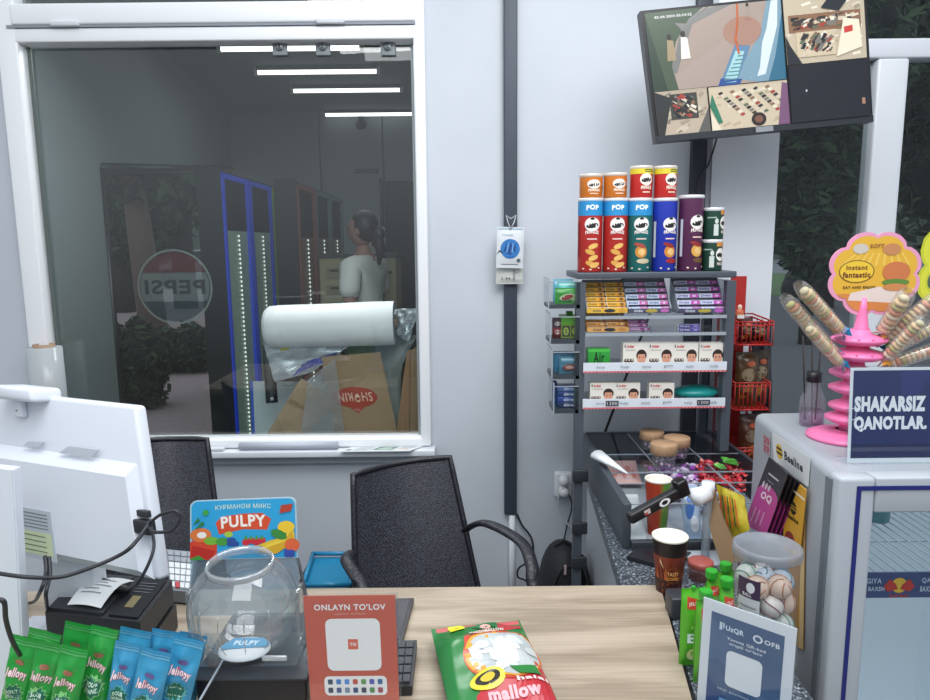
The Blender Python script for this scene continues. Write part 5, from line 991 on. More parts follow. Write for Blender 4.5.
for k, yy in enumerate((574,)):
    zsx = P(890, yy, 1.33).z; m = MB(); wv = mat('#c3ccd2', .3, .3)
    for j in range(20): x = .045+j*.0225; m.tube([(x, .05, zsx), (max(x, .085), .42, zsx)], .0018, wv, 5)
    for y in (.05, .2, .42): m.tube([(.035+y*.12, y, zsx-.002), (.48, y, zsx-.002)], .0025, wv, 5)
    s = m.build('wire_shelf', t)
    zz = P(890, 597, 1.335).z if k == 0 else zsx-.03; m = MB(); m.box(.036, .042, zz, .488, .046, zsx+.002, mat('#3a4c7a', .35)); f = flat((.036, .0415, zz), (.452, 0, 0), (0, 0, zsx+.002-zz)); pr = Pr(m, f)
    pr.text('ENERGIYA', .12, .68, .14, .2, '#c9d4e6', .02); pr.text('QANOT BAXSH', .12, .35, .17, .2, '#c9d4e6', .02); pr.ell(.27, .5, .035, .3, '#e8b93a', 16)
    for sg in (-1, 1): pr.poly([(.27+sg*.07, .45), (.27+sg*.045, .75), (.27+sg*.015, .55), (.27+sg*.005, .35), (.27+sg*.05, .25)], '#c2342c')
    pr.text('Red Bull', .27, .1, .08, .14, '#c2342c', .02); pr.text('QANOT', .42, .68, .1, .22, '#c9d4e6', .02); pr.text('BAXSH ETADI', .43, .35, .13, .22, '#c9d4e6', .02); pr.text('Red Bull', .7, .5, .12, .3, '#c9d4e6', .02); m.build('shelf_strip', s)
for j in range(4):
    t2 = thing('drink_can', 'silver and teal can standing deep inside the fridge, %s from the left' % ['first', 'second', 'third', 'fourth'][j], 'can', (.80+j*.062, 1.6, P(890, 574, 1.33).z+.002), 0, 'cans on the top fridge shelf')
    m = MB(); m.lathe([(0, 0), (.023, 0), (.026, .006), (.026, .07), (.021, .08)], mat('#5a8f96', .3, .4, nz=.3, sc_=60), 20); m.build('can_body', t2); m = MB(); m.lathe([(.021, .08), (.022, .083), (.018, .081), (0, .081)], mat('#c9ced2', .25, .8), 20); m.build('can_lid', t2)
# printed matter on the fridge side  (lies just outside the side face)
sd = (Vector((fp[3][0], fp[3][1], 0))-Vector((fp[0][0], fp[0][1], 0))); sdn = sd.normalized(); sn = Vector((-sdn.y, sdn.x, 0))
def onside(px, py, off=.002):
    d_ = ray(px, py); n = sn; p0 = Vector((fp[0][0], fp[0][1], 0))+sn*off; k = (p0-CAM).dot(n)/d_.dot(n); return CAM+d_*k
def sidecard(name, qd, th, base, lab, cat, prn, off=.004, grp=None):
    c_ = [onside(x, y, off) for x, y in qd]; f = bil(*c_); 
    m = MB(); slab(m, f, th, mat(base, .35)); prn(Pr(m, f, .0003)); return tag(m.build(name), lab, cat, grp)
sidecard('white_leaflet', [(774, 462), (808, 487), (810, 458), (772, 432)], .001, '#dfe3e4', 'white leaflet with a striped yellow ball stuck on the fridge side', 'leaflet', lambda p: (p.ell(.2, .5, .1, .25, '#e0b62c', 16), p.rect(.12, .55, .28, .63, '#1d1c1c'), p.rect(.11, .4, .29, .48, '#1d1c1c'), p.text('Beeline', .6, .5, .5, .3, '#20211f', .03)), .003)
sidecard('red_sticker', [(763, 452), (770, 456), (770, 438), (763, 433)], .0006, '#a89aa2', 'small red figures sticker at the rear top of the fridge side', 'sticker', lambda p: (p.text('20', .5, .72, .8, .35, '#b03a4c', .04), p.text('29', .5, .28, .8, .35, '#b03a4c', .04)), .002)
def oq(p):
    p.rect(0, .5, 1, 1, '#26242c'); p.rect(0, 0, 1, .55, '#c23c92'); p.ell(.5, .55, .48, .14, '#c23c92', 20); p.text('OQ', .5, .52, .5, .12, '#f0dfe8', .04)
    for k in range(3): p.rect(.22+k*.2, .1, .26+k*.2, .32, '#e6b4d0')
    p.rect(.25, .82, .75, .84, '#c9c9cc'); p.rect(.3, .74, .62, .75, '#8f8f94')
    for k in range(3): p.ell(.2+k*.15, .66, .05, .05, '#c9c6cc', 8)
for k in range(4):
    dx_ = k*4; sidecard('sim_card_pack', [(744+dx_, 524+k*2), (766+dx_, 536+k*2), (788+dx_, 474+k*3), (769+dx_*1.0, 457+k*3)], .002, '#2a2830', 'black and magenta card pack hanging beside the fridge, %s' % ['foremost of the fan', 'second in the fan', 'third in the fan', 'last in the fan'][k], 'card pack', oq, .036-k*.008, 'fan of black and magenta card packs')
def yel(p):
    p.ell(.5, .62, .16, .09, '#1f1d1b', 16); p.rect(.35, .6, .65, .615, '#e0b030'); p.rect(.35, .64, .65, .652, '#e0b030'); p.text('Beeline', .5, .48, .6, .07, '#1f1d1b', .04); p.ell(.4, .15, .3, .13, '#8e2a26', 18); p.text('100', .4, .15, .34, .07, '#f0d8c8', .04); p.rect(0, .84, 1, .87, '#f0e6d0'); p.rect(.45, .78, .5, .84, '#1f1d1b')
sidecard('yellow_card_pack', [(783, 548), (799, 558), (806, 490), (785, 472)], .002, '#dba32c', 'yellow card pack with a black striped ball on the fridge side', 'card pack', yel, .012)
sidecard('yellow_poster_strip', [(787, 640), (803, 650), (805, 520), (790, 510)], .001, '#cf922c', 'long orange yellow strip below the yellow card pack on the fridge side', 'poster', lambda p: p.rect(.75, 0, 1, 1, '#e6c890'), .004)
# sign on the fridge
Ys = 1.37; BLs = P(847, 464, Ys); BLs.z = FZ+.003; TLs = qz(BLs, P(847, 368, Ys+.01).z); Ws = .205
t = thing('table_sign', 'dark blue table sign with white capital letters standing on the fridge', 'sign', (BLs.x+Ws/2, Ys, FZ)); H = TLs.z-BLs.z
f = flat((-Ws/2, 0, .003), (Ws, .0, 0), (0, .012, H)); m = MB(); slab(m, f, .001, mat('#e3e7ea', .4)); pr = Pr(m, f, .0003)
pr.rect(.03, .05, .97, .97, '#1d2a5e'); pr.rect(.03, .05, .97, .2, '#17224e'); pr.poly([(.5, .97), (.8, .97), (.6, .55), (.5, .5)], '#24336c')
pr.text('SHAKARSIZ', .4, .62, .7, .165, '#eef1f4', .06, al='C'); pr.text('QANOTLAR.', .41, .41, .72, .165, '#eef1f4', .06)
m.build('printed_sheet', t); m = MB(); slab(m, lambda u, v, w=0: f(-.02+1.04*u, v*1.02, w+.003), .0015, ACR); slab(m, lambda u, v, w=0: f(-.02+1.04*u, v*1.02, w-.003), .0015, ACR); m.box(-Ws/2, -.005, 0, Ws/2, .05, .002, ACR); pr = Pr(m, lambda u, v, w=0: f(u, v, w+.004), .0004); pr.ring(.03, .52, .03, .065, .12, '#c9d4e0', 20); m.build('clear_holder', t)
# reed diffuser
p = G(811, 425, FZ); t = thing('reed_diffuser', 'clear reed diffuser bottle with a black collar at the back of the fridge top', 'diffuser', (p.x, p.y, FZ+.001)); s_ = mpp(p); R = 12*s_
zt_ = P(811, 382, p.y).z-FZ; m = MB(); m.lathe([(0, 0), (R*.95, 0), (R, R*.3), (R*.98, zt_*.6), (R*.5, zt_*.9), (R*.45, zt_)], clear('#fbf6fa', .08, .02, edge=.7, milky=.08), 28); m.lathe([(0, .004), (R*.9, .004), (R*.93, zt_*.35), (0, zt_*.35)], clear('#e0cfe0', .05, .05, edge=.2, milky=.1, mc='#a98aa8'), 24); m.build('bottle', t)
m = MB(); m.lathe([(R*.5, zt_), (R*.6, zt_), (R*.6, zt_+10*s_), (R*.5, zt_+10*s_), (0, zt_+10*s_)], mat('#1c1d20', .4), 20); m.build('collar', t)
for k, (a0, a1) in enumerate((((805, 420), (803, 336)), ((812, 422), (812, 345)), ((815, 420), (821, 340)))): m = MB(); m.tube([P(a0[0], a0[1], p.y)-t.location, P(a1[0], a1[1], p.y)-t.location], .0018, mat('#2a2326', .6), 6); m.build('reed', t)
# pink lollipop stand
p = G(846, 438, FZ); p.x += .0; t = thing('lollipop_stand', 'bright pink tiered plastic sweet stand on the fridge', 'stand', (p.x, p.y, FZ+.001)); s_ = mpp(p); PK = mat('#f07cb0', .35)
m = MB(); R = 37*s_; m.lathe([(0, 0), (R, 0), (R, .006), (R*.85, .012), (R*.3, .016), (R*.28, .02)], PK, 40); m.build('base', t)
hz = [(P(860, y, p.y).z-FZ) for y in (420, 408, 390, 375, 357, 342, 325, 310, 298)]
lean = (P(861, 330, p.y).x-p.x)
for k, (i, rad) in enumerate(((0, 22), (1, 20), (2, 22), (3, 23), (4, 27), (5, 25))):
    z = hz[i]; r_ = rad*s_; m = MB(); m.at((lean*(z/hz[6]), 0, z)); m.lathe([(0, -.004), (r_*.7, -.006), (r_, .002), (r_, .008), (r_*.85, .012), (r_*.4, .02), (r_*.35, .028), (0, .03)], PK, 32)
    if k > 3:
        for j in range(12): a_ = j*PI/6; m.ball((r_*.93*math.cos(a_), r_*.93*math.sin(a_), .008), .004, mat('#b5447c', .4), 6, 4)
    m.build('tier', t)
m = MB(); m.tube([(0, 0, .01), (lean*.9, 0, hz[5]), (lean*1.1, 0, hz[8]-.004)], [.018, .016, .006], PK, 14); m.tube([(lean*.98, 0, hz[5]+.02), (lean*1.0, 0, hz[6]-.006), (lean*1.0, 0, hz[7]), (lean*1.05, 0, hz[8])], [.022, .015, .009, .005], PK, 16); m.build('column', t)
# scalloped sign
c0 = P(875, 274, p.y+.0); m = MB(); s_ = mpp(c0); RX, RY = 48*s_, 42*s_
def petal(sc_k): return [(sc_k*RX*(.88+.12*abs(math.sin(4*a_))**.7)*math.cos(a_+PI/2), sc_k*RY*(.88+.12*abs(math.sin(4*a_))**.7)*math.sin(a_+PI/2)) for a_ in [2*PI*j/72 for j in range(72)]]
ot = petal(1.03); m.prism(ot, 0, .003, mat('#e99fbf', .4)); f = lambda u, v, w=0: Vector((u, -w, v)); pr = Pr(m, f, .0004)
inn = petal(.94); pr.poly(inn, '#e6b43c')
for k in range(9): pr.poly([(-RX*.75+k*RX*.18, RY*.2), (-RX*.7+k*RX*.18, RY*.2), (-RX*.4+k*RX*.12, RY*.5), (-RX*.44+k*RX*.12, RY*.5)], '#efc95e')
pr.poly([(x, y) for x, y in inn if y < -RY*.45], '#d98a4c'); pr.poly([(-RX*.55, -RY*.62), (RX*.75, -RY*.72), (RX*.6, -RY*.4), (RX*.1, -RY*.3), (-RX*.5, -RY*.45)], '#e8d8cf')
pr.ell(-RX*.4, RY*.0+.006, RX*.38, RY*.27, '#6a4a26', 26); pr.ell(-RX*.4, .006, RX*.36, RY*.25, '#edc63c', 26); pr.text('instant', -RX*.4, .006+RY*.09, RX*.46, RY*.11, '#7a3f22', .04); pr.text('fantastic', -RX*.4, .006-RY*.08, RX*.6, RY*.14, '#7a3f22', .05)
pr.text('EAT AND ENJOY', -RX*.32, -RY*.32, RX*.7, RY*.08, '#5a3a2a', .03); pr.ell(-RX*.35, RY*.6, RX*.17, RY*.12, '#cfc6bc', 14); pr.text('SOFT', 0, RY*.66, RX*.3, RY*.1, '#9a6a3a', .03); pr.ell(RX*.32, RY*.58, RX*.2, RY*.14, '#c98a5a', 12)
pr.ell(RX*.45, RY*.05, RX*.3, RY*.24, '#cf7a4a', 20); pr.ell(RX*.45, -RY*.2, RX*.3, RY*.08, '#5f8a3a', 16); pr.ell(RX*.45, -RY*.32, RX*.27, RY*.09, '#d08a52', 16)
m.tube([(-.02, .006, -RY*.7), (-.026, .006, -RY*1.2)], .004, PK, 6)
o = m.build('scalloped_sign'); o.location = c0; o.rotation_euler.z = .05; tag(o, 'scalloped pink edged yellow sign with an oval caption on the pink stand', 'sign')
# marshmallow skewers
def skewer(tip, root_, Yt_, Yr, w, lab):
    A, B = P(root_[0], root_[1], Yr), P(tip[0], tip[1], Yt_); d_ = B-A; L = d_.length; R = w/2*mpp(A); t = thing('marshmallow_skewer', lab, 'skewer', A, 0, 'wrapped marshmallow skewers on the pink stand'); Mx = d_.to_track_quat('Z', 'Y').to_matrix().to_4x4()
    m = MB(); m.X = Mx; m.tube([(0, 0, -.02), (0, 0, L*.9)], .002, mat('#d8d3c6', .4), 6); m.build('stick', t)
    cs = ['#e2b58c', '#d9cda8', '#e6c79a', '#b9b36a', '#d88f6a', '#e8d6b8']; n = max(4, int(L*.86/(R*.62)))
    m = MB(); m.X = Mx
    for k in range(n): z = L*.12+k*L*.84/n; m.ball((0, 0, z), (R*(.82-.2*(k > n-2)), R*(.82-.2*(k > n-2)), L*.5/n), mat(cs[(k*5+len(lab)) % 6], .5), 12, 6)
    m.build('marshmallow_stack', t)
    m = MB(); m.X = Mx; m.lathe([(R*.3, -.005), (R*.95, L*.08), (R*1.02, L*.5), (R*.98, L*.9), (R*.8, L*1.0), (R*.5, L*1.03), (R*.6, L*1.05)], clear('#f8f7f3', .12, .08, edge=.75, milky=.1), 16); m.build('clear_wrapper', t)
    m = MB(); m.X = Mx
    cc = [mat('#2f8fc0', .3), mat('#4a9a3c', .3), mat('#e0a03c', .3)][len(lab) % 3]; 
    for k in range(5): m.add([(0, 0, 0), (R*1.2*math.cos(k*1.25), R*1.2*math.sin(k*1.25), -.006), (R*1.1*math.cos(k*1.25+.7), R*1.1*math.sin(k*1.25+.7), .008)], [(0, 1, 2)], cc)
    m.build('bow', t)
SY = p.y
skewer((800, 286), (843, 334), SY-.08, SY-.02, 15, 'upper of the two long marshmallow skewers pointing left from the pink stand')
skewer((786, 299), (838, 358), SY-.05, SY-.02, 15, 'lower long marshmallow skewer pointing left, its tip farthest left')
skewer((806, 325), (842, 366), SY-.1, SY-.04, 13, 'short marshmallow skewer just above the diffuser, pointing left')
skewer((908, 292), (882, 334), SY-.08, SY-.02, 17, 'marshmallow skewer rising in front of the right edge of the scalloped sign')
skewer((938, 296), (884, 341), SY-.07, SY-.02, 15, 'marshmallow skewer pointing up right toward the yellow number')
skewer((944, 322), (886, 352), SY-.07, SY-.02, 14, 'middle marshmallow skewer of the fan pointing right')
skewer((946, 345), (886, 366), SY-.06, SY-.02, 14, 'lowest marshmallow skewer of the fan pointing right, just above the blue sign')
skewer((925, 318), (884, 360), SY-.12, SY-.05, 14, 'short marshmallow skewer in front of the fan pointing right')
# ================================================================== CHAIRS, BACKPACK, STOOL
def weave(nt, b):
    mp = coords(nt, (1, 1, 1), (PI/2, 0, 0)); br = nt.nodes.new('ShaderNodeTexBrick'); nt.links.new(mp.outputs[0], br.inputs['Vector']); br.inputs['Scale'].default_value = 40
    br.inputs['Color1'].default_value = lin('#1b1c23'); br.inputs['Color2'].default_value = lin('#24252d'); br.inputs['Mortar'].default_value = lin('#4a4d57'); br.inputs['Mortar Size'].default_value = .06; br.inputs['Brick Width'].default_value = .32; br.inputs['Row Height'].default_value = .22  # lighter mortar lines paint glints into the weave
    n = nt.nodes.new('ShaderNodeTexNoise'); n.inputs['Scale'].default_value = 260; nt.links.new(mp.outputs[0], n.inputs['Vector'])
    mx = nt.nodes.new('ShaderNodeMix'); mx.data_type = 'RGBA'; rp_ = ramp(nt, n.outputs['Fac'], [(.42, '#000000'), (.58, '#ffffff')]); nt.links.new(rp_.outputs[0], mx.inputs[0]); mx.inputs[6].default_value = lin('#1b1c23'); nt.links.new(br.outputs[0], mx.inputs[7])
    nt.links.new(mx.outputs[2], b.inputs['Base Color']); b.inputs['Roughness'].default_value = .4; bp = nt.nodes.new('ShaderNodeBump'); bp.inputs['Strength'].default_value = .8; bp.inputs['Distance'].default_value = .004; nt.links.new(br.outputs['Fac'], bp.inputs['Height']); bp.invert = True; nt.links.new(bp.outputs[0], b.inputs['Normal'])
WV = custom('woven_plastic', weave); CB = mat('#1f2027', .4, bump=.3, bs=120)
def chair(TL, TR, BR_, BL_, lab, armR, armL):
    zs = .45; c_ = (BL_+BR_)/2; c_.z = 0; t = thing('woven_armchair', lab, 'chair', c_, 0, 'black woven plastic armchairs')
    def dn(T, B): k = (zs-T.z)/(B.z-T.z); return T+(B-T)*k
    BL2, BR2 = dn(TL, BL_), dn(TR, BR_); f0 = bil(BL2-c_, BR2-c_, TR-c_, TL-c_)
    fn = lambda u, v, w=0: f0(u, v+.02*math.sin(PI*u)*(v > .9), w-.05*math.sin(PI*u)*(.4+.6*v))
    m = MB(); m.surf(lambda u, v: fn(u, v), 24, 30, WV); m.surf(lambda u, v: fn(1-u, v, -.012), 24, 30, WV)
    m.tube([fn(0, k/12) for k in range(13)]+[fn(k/12, 1) for k in range(1, 12)]+[fn(1, 1-k/12) for k in range(13)], .009, CB, 8); m.build('backrest', t)
    n = (BR2-BL2).cross(Vector((0, 0, 1))).normalized(); n = n if n.y < 0 else -n
    q0, q1 = BL2-c_, BR2-c_; q2, q3 = q1+n*.42+(q1-q0)*.05, q0+n*.42-(q1-q0)*.05
    m = MB(); fs_ = bil(q3, q2, q1, q0); m.surf(lambda u, v: fs_(u, v, -.015*math.sin(PI*u)*math.sin(PI*v)), 16, 16, WV); m.surf(lambda u, v: fs_(1-u, v, -.03), 8, 8, CB)
    m.tube([q0, q3, q2, q1, q0], .014, CB, 8); m.build('seat', t)
    for q, a_ in ((q0, q3), (q1, q2)): pass
    for q in (q0, q1, q2, q3): m = MB(); s = (q-(q0+q2)/2); s.z = 0; m.tube([q, Vector((q.x+s.x*.12, q.y+s.y*.12, .0))], [.02, .014], CB, 8); m.build('leg', t)
    for arm, end in ((armR, q2), (armL, q3)):
        if arm: m = MB(); pts = bez([v-c_ for v in arm]+[end]); m.tube(pts, .019, CB, 10, flat=.5); m.build('armrest', t)
    return t
chair(P(353, 475, 1.97), P(450, 457, 2.12), P(481, 600, 2.0), P(356, 600, 1.86), 'black woven plastic armchair in the middle behind the desk',
      [P(462, 532, 2.08), P(484, 523, 2.0), P(520, 541, 1.86), P(532, 566, 1.78), P(535, 590, 1.74)], [P(352, 553, 1.86), P(347, 560, 1.8), P(356, 576, 1.74), P(366, 594, 1.7)])
chair(P(118, 443, 2.22), P(207, 439, 2.34), P(228, 600, 2.2), P(100, 600, 2.05), 'black woven plastic armchair at the left behind the white monitor', None, [P(110, 540, 2.05), P(95, 560, 1.95), P(95, 590, 1.85)])
# blue tray on a low stool
q = [G(x, y, .47) for x, y in ((303, 584), (350, 584), (355, 553), (313, 553))]; cx = sum((v.x for v in q))/4; cy = sum((v.y for v in q))/4
t = thing('low_stool', 'dark low stool under the blue tray beside the middle chair', 'stool', (cx, cy, 0)); m = MB(); m.box(-.1, -.1, .42, .1, .1, .445, mat('#2c2e33', .5), .006); m.build('seat', t)
for sx in (-.085, .085):
    for sy in (-.085, .085): m = MB(); m.box(sx-.01, sy-.01, 0, sx+.01, sy+.01, .42, mat('#2c2e33', .5)); m.build('leg', t)
t = thing('blue_tray', 'glossy turquoise blue plastic tray lying behind the desk', 'tray', (0, 0, 0)); f = bil(*q); BT = mat('#1f7fa8', .3, nz=.1)
m = MB(); slab(m, lambda u, v, w=0: f(u, v, w-.015), .006, BT); m.build('tray_bottom', t)
for a_, b_ in ((0, 1), (1, 2), (2, 3), (3, 0)): m = MB(); u = [(0, 0), (1, 0), (1, 1), (0, 1)]; m.tube([f(*u[a_], -.002), f(*u[b_], -.002)], .008, BT, 8); m.build('tray_rim', t)
# backpack
p = P(562, 585, 2.42); zt_ = P(562, 541, 2.42).z; t = thing('backpack', 'black rounded backpack standing on the floor beside the chair', 'backpack', (p.x, 2.42, 0)); W = 48*mpp(p); BB = mat('#1b1c21', .7, bump=.3, bs=80)
m = MB(); m.at((0, 0, zt_*.5)); m.ball((0, 0, 0), (W*.5, .13, zt_*.5), BB, 28, 18); o = m.build('bag_body', t)
for v in o.data.vertices:
    a_ = v.co; r_ = max(0, 1-abs((a_.z-zt_*.5)/(zt_*.5))**3)**.5; l_ = math.hypot(a_.x/(W*.5), a_.y/.13)
    if l_ > 1e-4: a_.x *= r_/l_*.99; a_.y *= r_/l_*.95
    a_.z = max(.0, a_.z)
m = MB(); m.tube([(-W*.3+W*.6*k/12, -.125, zt_*(.72+.2*math.sin(PI*k/12))) for k in range(13)], .005, mat('#0e0f12', .4), 6); m.build('zip', t)
m = MB(); m.tube([(W*.1, .0, zt_*.96), (W*.35, -.06, zt_*.93), (W*.5, -.1, zt_*.7), (W*.45, -.11, zt_*.3)], .012, BB, 8, flat=.4); m.build('strap', t)
m = MB(); m.tube([(-.03, -.02, zt_*.97), (0, -.02, zt_*1.03), (.03, -.02, zt_*.97)], .006, BB, 8); m.build('carry_handle', t)
m = MB(); m.box(-.012, -.13, zt_*.86, -.004, -.124, zt_*.93, mat('#b9a0a4', .5)); m.build('tag', t)
# ================================================================== WINDOW BOARD THINGS
p = P(50, 400, D-.045); R = 16*mpp(p); zt_ = P(48, 347, D-.045).z; m = MB(); t = thing('film_roll', 'upright roll of clear wrapping film standing on the window board at the left', 'roll', (p.x, D-.05, .763))
m.lathe([(R*.5, 0), (R, 0), (R*1.02, .2), (R, zt_-.763), (R*.5, zt_-.763)], clear('#eef2f4', .1, .15, edge=.5, milky=.7, mc='#c3cace'), 28); m.build('film', t)
m = MB(); m.lathe([(R*.5, -.0), (R*.5, zt_-.763+.012), (R*.62, zt_-.763+.012), (R*.62, 0)], mat('#a08670', .7), 24); m.build('cardboard_core', t)
f = bil(*[P(x, y, Y) for x, y, Y in ((340, 468, D-.1), (410, 466, D-.1), (424, 449, D-.03), (352, 450, D-.03))])
for z_ in (0,):
    q = [qz(v, .765) for v in (f(0, 0), f(1, 0), f(1, 1), f(0, 1))]; f = bil(*q)
    m = MB(); slab(m, lambda u, v, w=0: f(u, v, w+.002), .0015, mat('#d5dadd', .5)); pr = Pr(m, lambda u, v, w=0: f(u, v, w+.0022)); pr.rect(.42, .25, .7, .85, '#6b7f74'); pr.ell(.56, .5, .1, .2, '#a9c0b0'); pr.rect(.75, .35, .9, .5, '#c9b89a'); pr.text('II', .08, .3, .05, .25, '#2a2c30', .03)
    for k in range(5): pr.rect(.15, .2+k*.14, .38, .23+k*.14, '#9aa1a8')
    for k in range(3): pr.rect(.74, .6+k*.1, .95, .63+k*.1, '#9aa1a8')
    tag(m.build('leaflet'), 'printed leaflet with a green picture on the window board above the chair', 'leaflet')
m = MB(); A, B = P(240, 451, D-.05), P(338, 449, D-.05); A.z = B.z = .778; m.tube([A, B], .015, mat('#b9bfca', .5), 14); tag(m.build('rolled_sheet'), 'grey rolled sheet lying on the window board under the window', 'rolled sheet')
m = MB(); A, B = P(60, 451, D-.05), P(225, 451, D-.05); m.box(A.x+.35, D-.07, .763, B.x-.0, D-.04, .775, mat('#cfd3d8', .5), .003); tag(m.build('flat_strip'), 'pale flat strip lying on the window board left of the rolled sheet', 'strip')
# ================================================================== LEFT END OF THE DESK
WM = mat('#d6dbe3', .35); WS = mat('#d3d9e0', .4)
TR, TLm = P(135, 406, 1.27), P(-60, 385, 1.45); BRm = P(160, 581, 1.19)
Ux = (TR-TLm); wid = Ux.length; Ux.normalize(); Vy = (TR-BRm); hei = Vy.length; Vy.normalize(); Nz = Ux.cross(Vy).normalized()
FM = Matrix((Ux, Vy, Nz)).transposed().to_4x4(); base_ = TLm-Vy*hei; FM.translation = base_
t = thing('monitor_back', 'large white monitor seen from behind at the left end of the desk', 'monitor', (base_.x+wid*.5, base_.y-.05, ZD)); L0 = Matrix.Translation(-t.location) @ FM
def inv(px, py, w=0):
    d_ = ray(px, py); n = Nz; p0 = base_+Nz*w; k = (p0-CAM).dot(n)/d_.dot(n); v = FM.inverted() @ (CAM+d_*k); return v.x, v.y
m = MB(); m.X = L0; m.box(0, 0, -.03, wid, hei, 0, WM, .008); m.build('back_shell', t)
h1 = inv(125, 477, .022); m = MB(); m.X = L0
ux = h1[0]; m.add([(0, .02, .022), (ux, .02, .022), (ux, h1[1], .022), (0, h1[1], .022), (0, .0, -.002), (ux+.012, .0, -.002), (ux+.012, h1[1]+.025, -.002), (0, h1[1]+.025, -.002)], [(0, 1, 2, 3), (1, 5, 6, 2), (3, 2, 6, 7), (0, 4, 5, 1)], WM); hs = m.build('rear_housing', t)
def patch(pts, w, c, nm, par, th=.001):
    m = MB(); q = [inv(x, y, w) for x, y in pts]; vs = [(a_, b_, w+th) for a_, b_ in q]+[(a_, b_, w) for a_, b_ in q]; m.X = L0; m.add(vs, [(0, 1, 2, 3), (0, 4, 5, 1), (1, 5, 6, 2), (2, 6, 7, 3), (3, 7, 4, 0)], mat(c, .5)); return m.build(nm, par)
for pts in (((60, 453), (92, 457), (100, 450), (70, 446)), ((24, 446), (40, 447), (45, 442), (30, 441))): patch(pts, .008, '#b9c0c8', 'vent_slot', hs, .0035)
q0 = inv(12, 396, .0); q1 = inv(50, 396, .0); m = MB(); m.X = L0; m.box(q0[0], q0[1]-.004, -.03, q1[0], q0[1]+.024, .04, WM, .008); m.box(q0[0]+.015, q0[1]-.04, .0, q0[0]+.04, q0[1], .015, WM, .004); m.box(q0[0]+.026, q0[1]-.028, .015, q0[0]+.029, q0[1]-.025, .016, mat('#555b63')); m.build('camera_mount', t)
m = MB(); m.X = L0; a0 = inv(18, 555, .024); a1 = inv(50, 512, .024); m.box(a0[0], a0[1], .0215, a1[0], a1[1], .0235, mat('#b3bcc2', .5)); f = lambda u, v, w=0: Vector((a0[0]+(a1[0]-a0[0])*u, a0[1]+(a1[1]-a0[1])*v, .0236+w)); pr = Pr(m, f); pr.rect(.05, .1, .95, .55, '#c3cfa9'); 
for k in range(5): pr.rect(.1, .62+k*.07, .9, .64+k*.07, '#6f7a7c')
for k in range(4): pr.rect(.12, .16+k*.1, .8, .18+k*.1, '#6f7a6c')
m.build('rating_label', hs)
m = MB(); q = inv(147, 516, 0); m.X = L0; m.box(q[0]-.022, q[1]+.0, .0, q[0]+.012, q[1]+.012, .012, mat('#23262b', .4), .002); m.box(q[0]-.018, q[1]-.03, .0, q[0]+.02, q[1]-.004, .02, mat('#1c1e22', .4), .004); m.build('cable_plug', t)
m = MB(); m.box(-.16, -.13, .0, .12, .1, .012, WM, .004); m.box(-.05, -.02, .01, .05, .03, .25, WM, .006); m.build('foot', t)
pp_ = inv(150, 523, .02); PL = base_+Ux*pp_[0]+Vy*pp_[1]+Nz*.02
cable('black_cable', [PL, P(133, 545, 1.12), P(118, 556, 1.12), P(90, 568, 1.1), P(60, 577, 1.08), P(26, 577, 1.05), P(-10, 572, 1.05)], .0035, '#2a2c32', 'long black cable running left from the plug on the white monitor', n=8)
cable('black_cable', [PL, P(160, 515, 1.15), P(175, 511, 1.14), P(180, 518, 1.14), P(172, 530, 1.14), P(155, 532, 1.15), PL+Vector((-.003, -.004, -.004))], .003, '#2a2c32', 'black cable looped at the right edge of the white monitor')
cable('black_cable', [PL, P(154, 545, 1.14), P(148, 565, 1.12), P(138, 582, 1.12), P(128, 589, 1.15)], .0028, '#2a2c32', 'thin black cable dropping from the monitor plug to the printer')
cable('black_cable', [P(45, 556, 1.22), P(46, 572, 1.2), P(40, 592, 1.18), G(30, 603, .765), G(0, 600, .765)], .0035, '#2a2c32', 'black cable dropping behind the near white panel, left strand')
cable('black_cable', [P(49, 557, 1.22), P(50, 575, 1.2), P(46, 598, 1.18), G(55, 612, .76), G(95, 575, .78)], .0035, '#2a2c32', 'black cable dropping behind the near white panel, right strand')
cable('black_cable', [P(-5, 600, .9), P(4, 602, .9), P(6, 620, .92), P(12, 640, .95), P(20, 655, 1.0)], .0035, '#2a2c32', 'black cable hanging in front of the near white panel')
# near white panel (left edge)
c_ = [P(-60, 720, 1.1), P(28, 720, 1.13), P(14, 470, 1.17), P(-60, 462, 1.15)]; c_[0].z = c_[1].z = ZD+.002; t = thing('white_terminal', 'near white terminal casing cut off by the left edge of the photo', 'terminal', qz((c_[0]+c_[1])/2, ZD)); f = bil(*[v-t.location for v in c_])
m = MB(); slab(m, f, .03, WM); m.build('casing', t); m = MB(); slab(m, lambda u, v, w=0: f(.62+.36*u, v, w+.004), .004, WS); m.build('side_trim', t); # receipt printer
a_, b_, c2, d_ = G(45, 612, .86), G(140, 622, .86), G(172, 580, .86), G(82, 573, .86); t = thing('receipt_printer', 'black receipt printer with a white paper slip coming out of the top', 'printer', qz((a_+b_+c2+d_)/4, ZD)); f = bil(*[v-t.location for v in (a_, b_, c2, d_)]); PB = mat('#2b2d32', .45)
m = MB(); slab(m, f, .05, PB); slab(m, lambda u, v, w=0: f(-.02+1.04*u, -.02+1.04*v, w-.055), .052, mat('#1f2125', .4)); m.build('casing', t)
m = MB(); slab(m, lambda u, v, w=0: f(.02+.58*u, .05+.9*v, w+.006), .005, mat('#33363b', .5)); m.build('paper_cover', t)
m = MB(); slab(m, lambda u, v, w=0: f(.66+.3*u, .05+.9*v, w+.004), .003, mat('#26282c', .3)); pr = Pr(m, lambda u, v, w=0: f(.66+.3*u, .05+.9*v, w+.0045)); pr.rect(.3, .2, .6, .5, '#8a7f5a'); 
for k in range(4): pr.rect(.2, .6+k*.08, .8, .62+k*.08, '#6f737a')
m.build('label_panel', t)
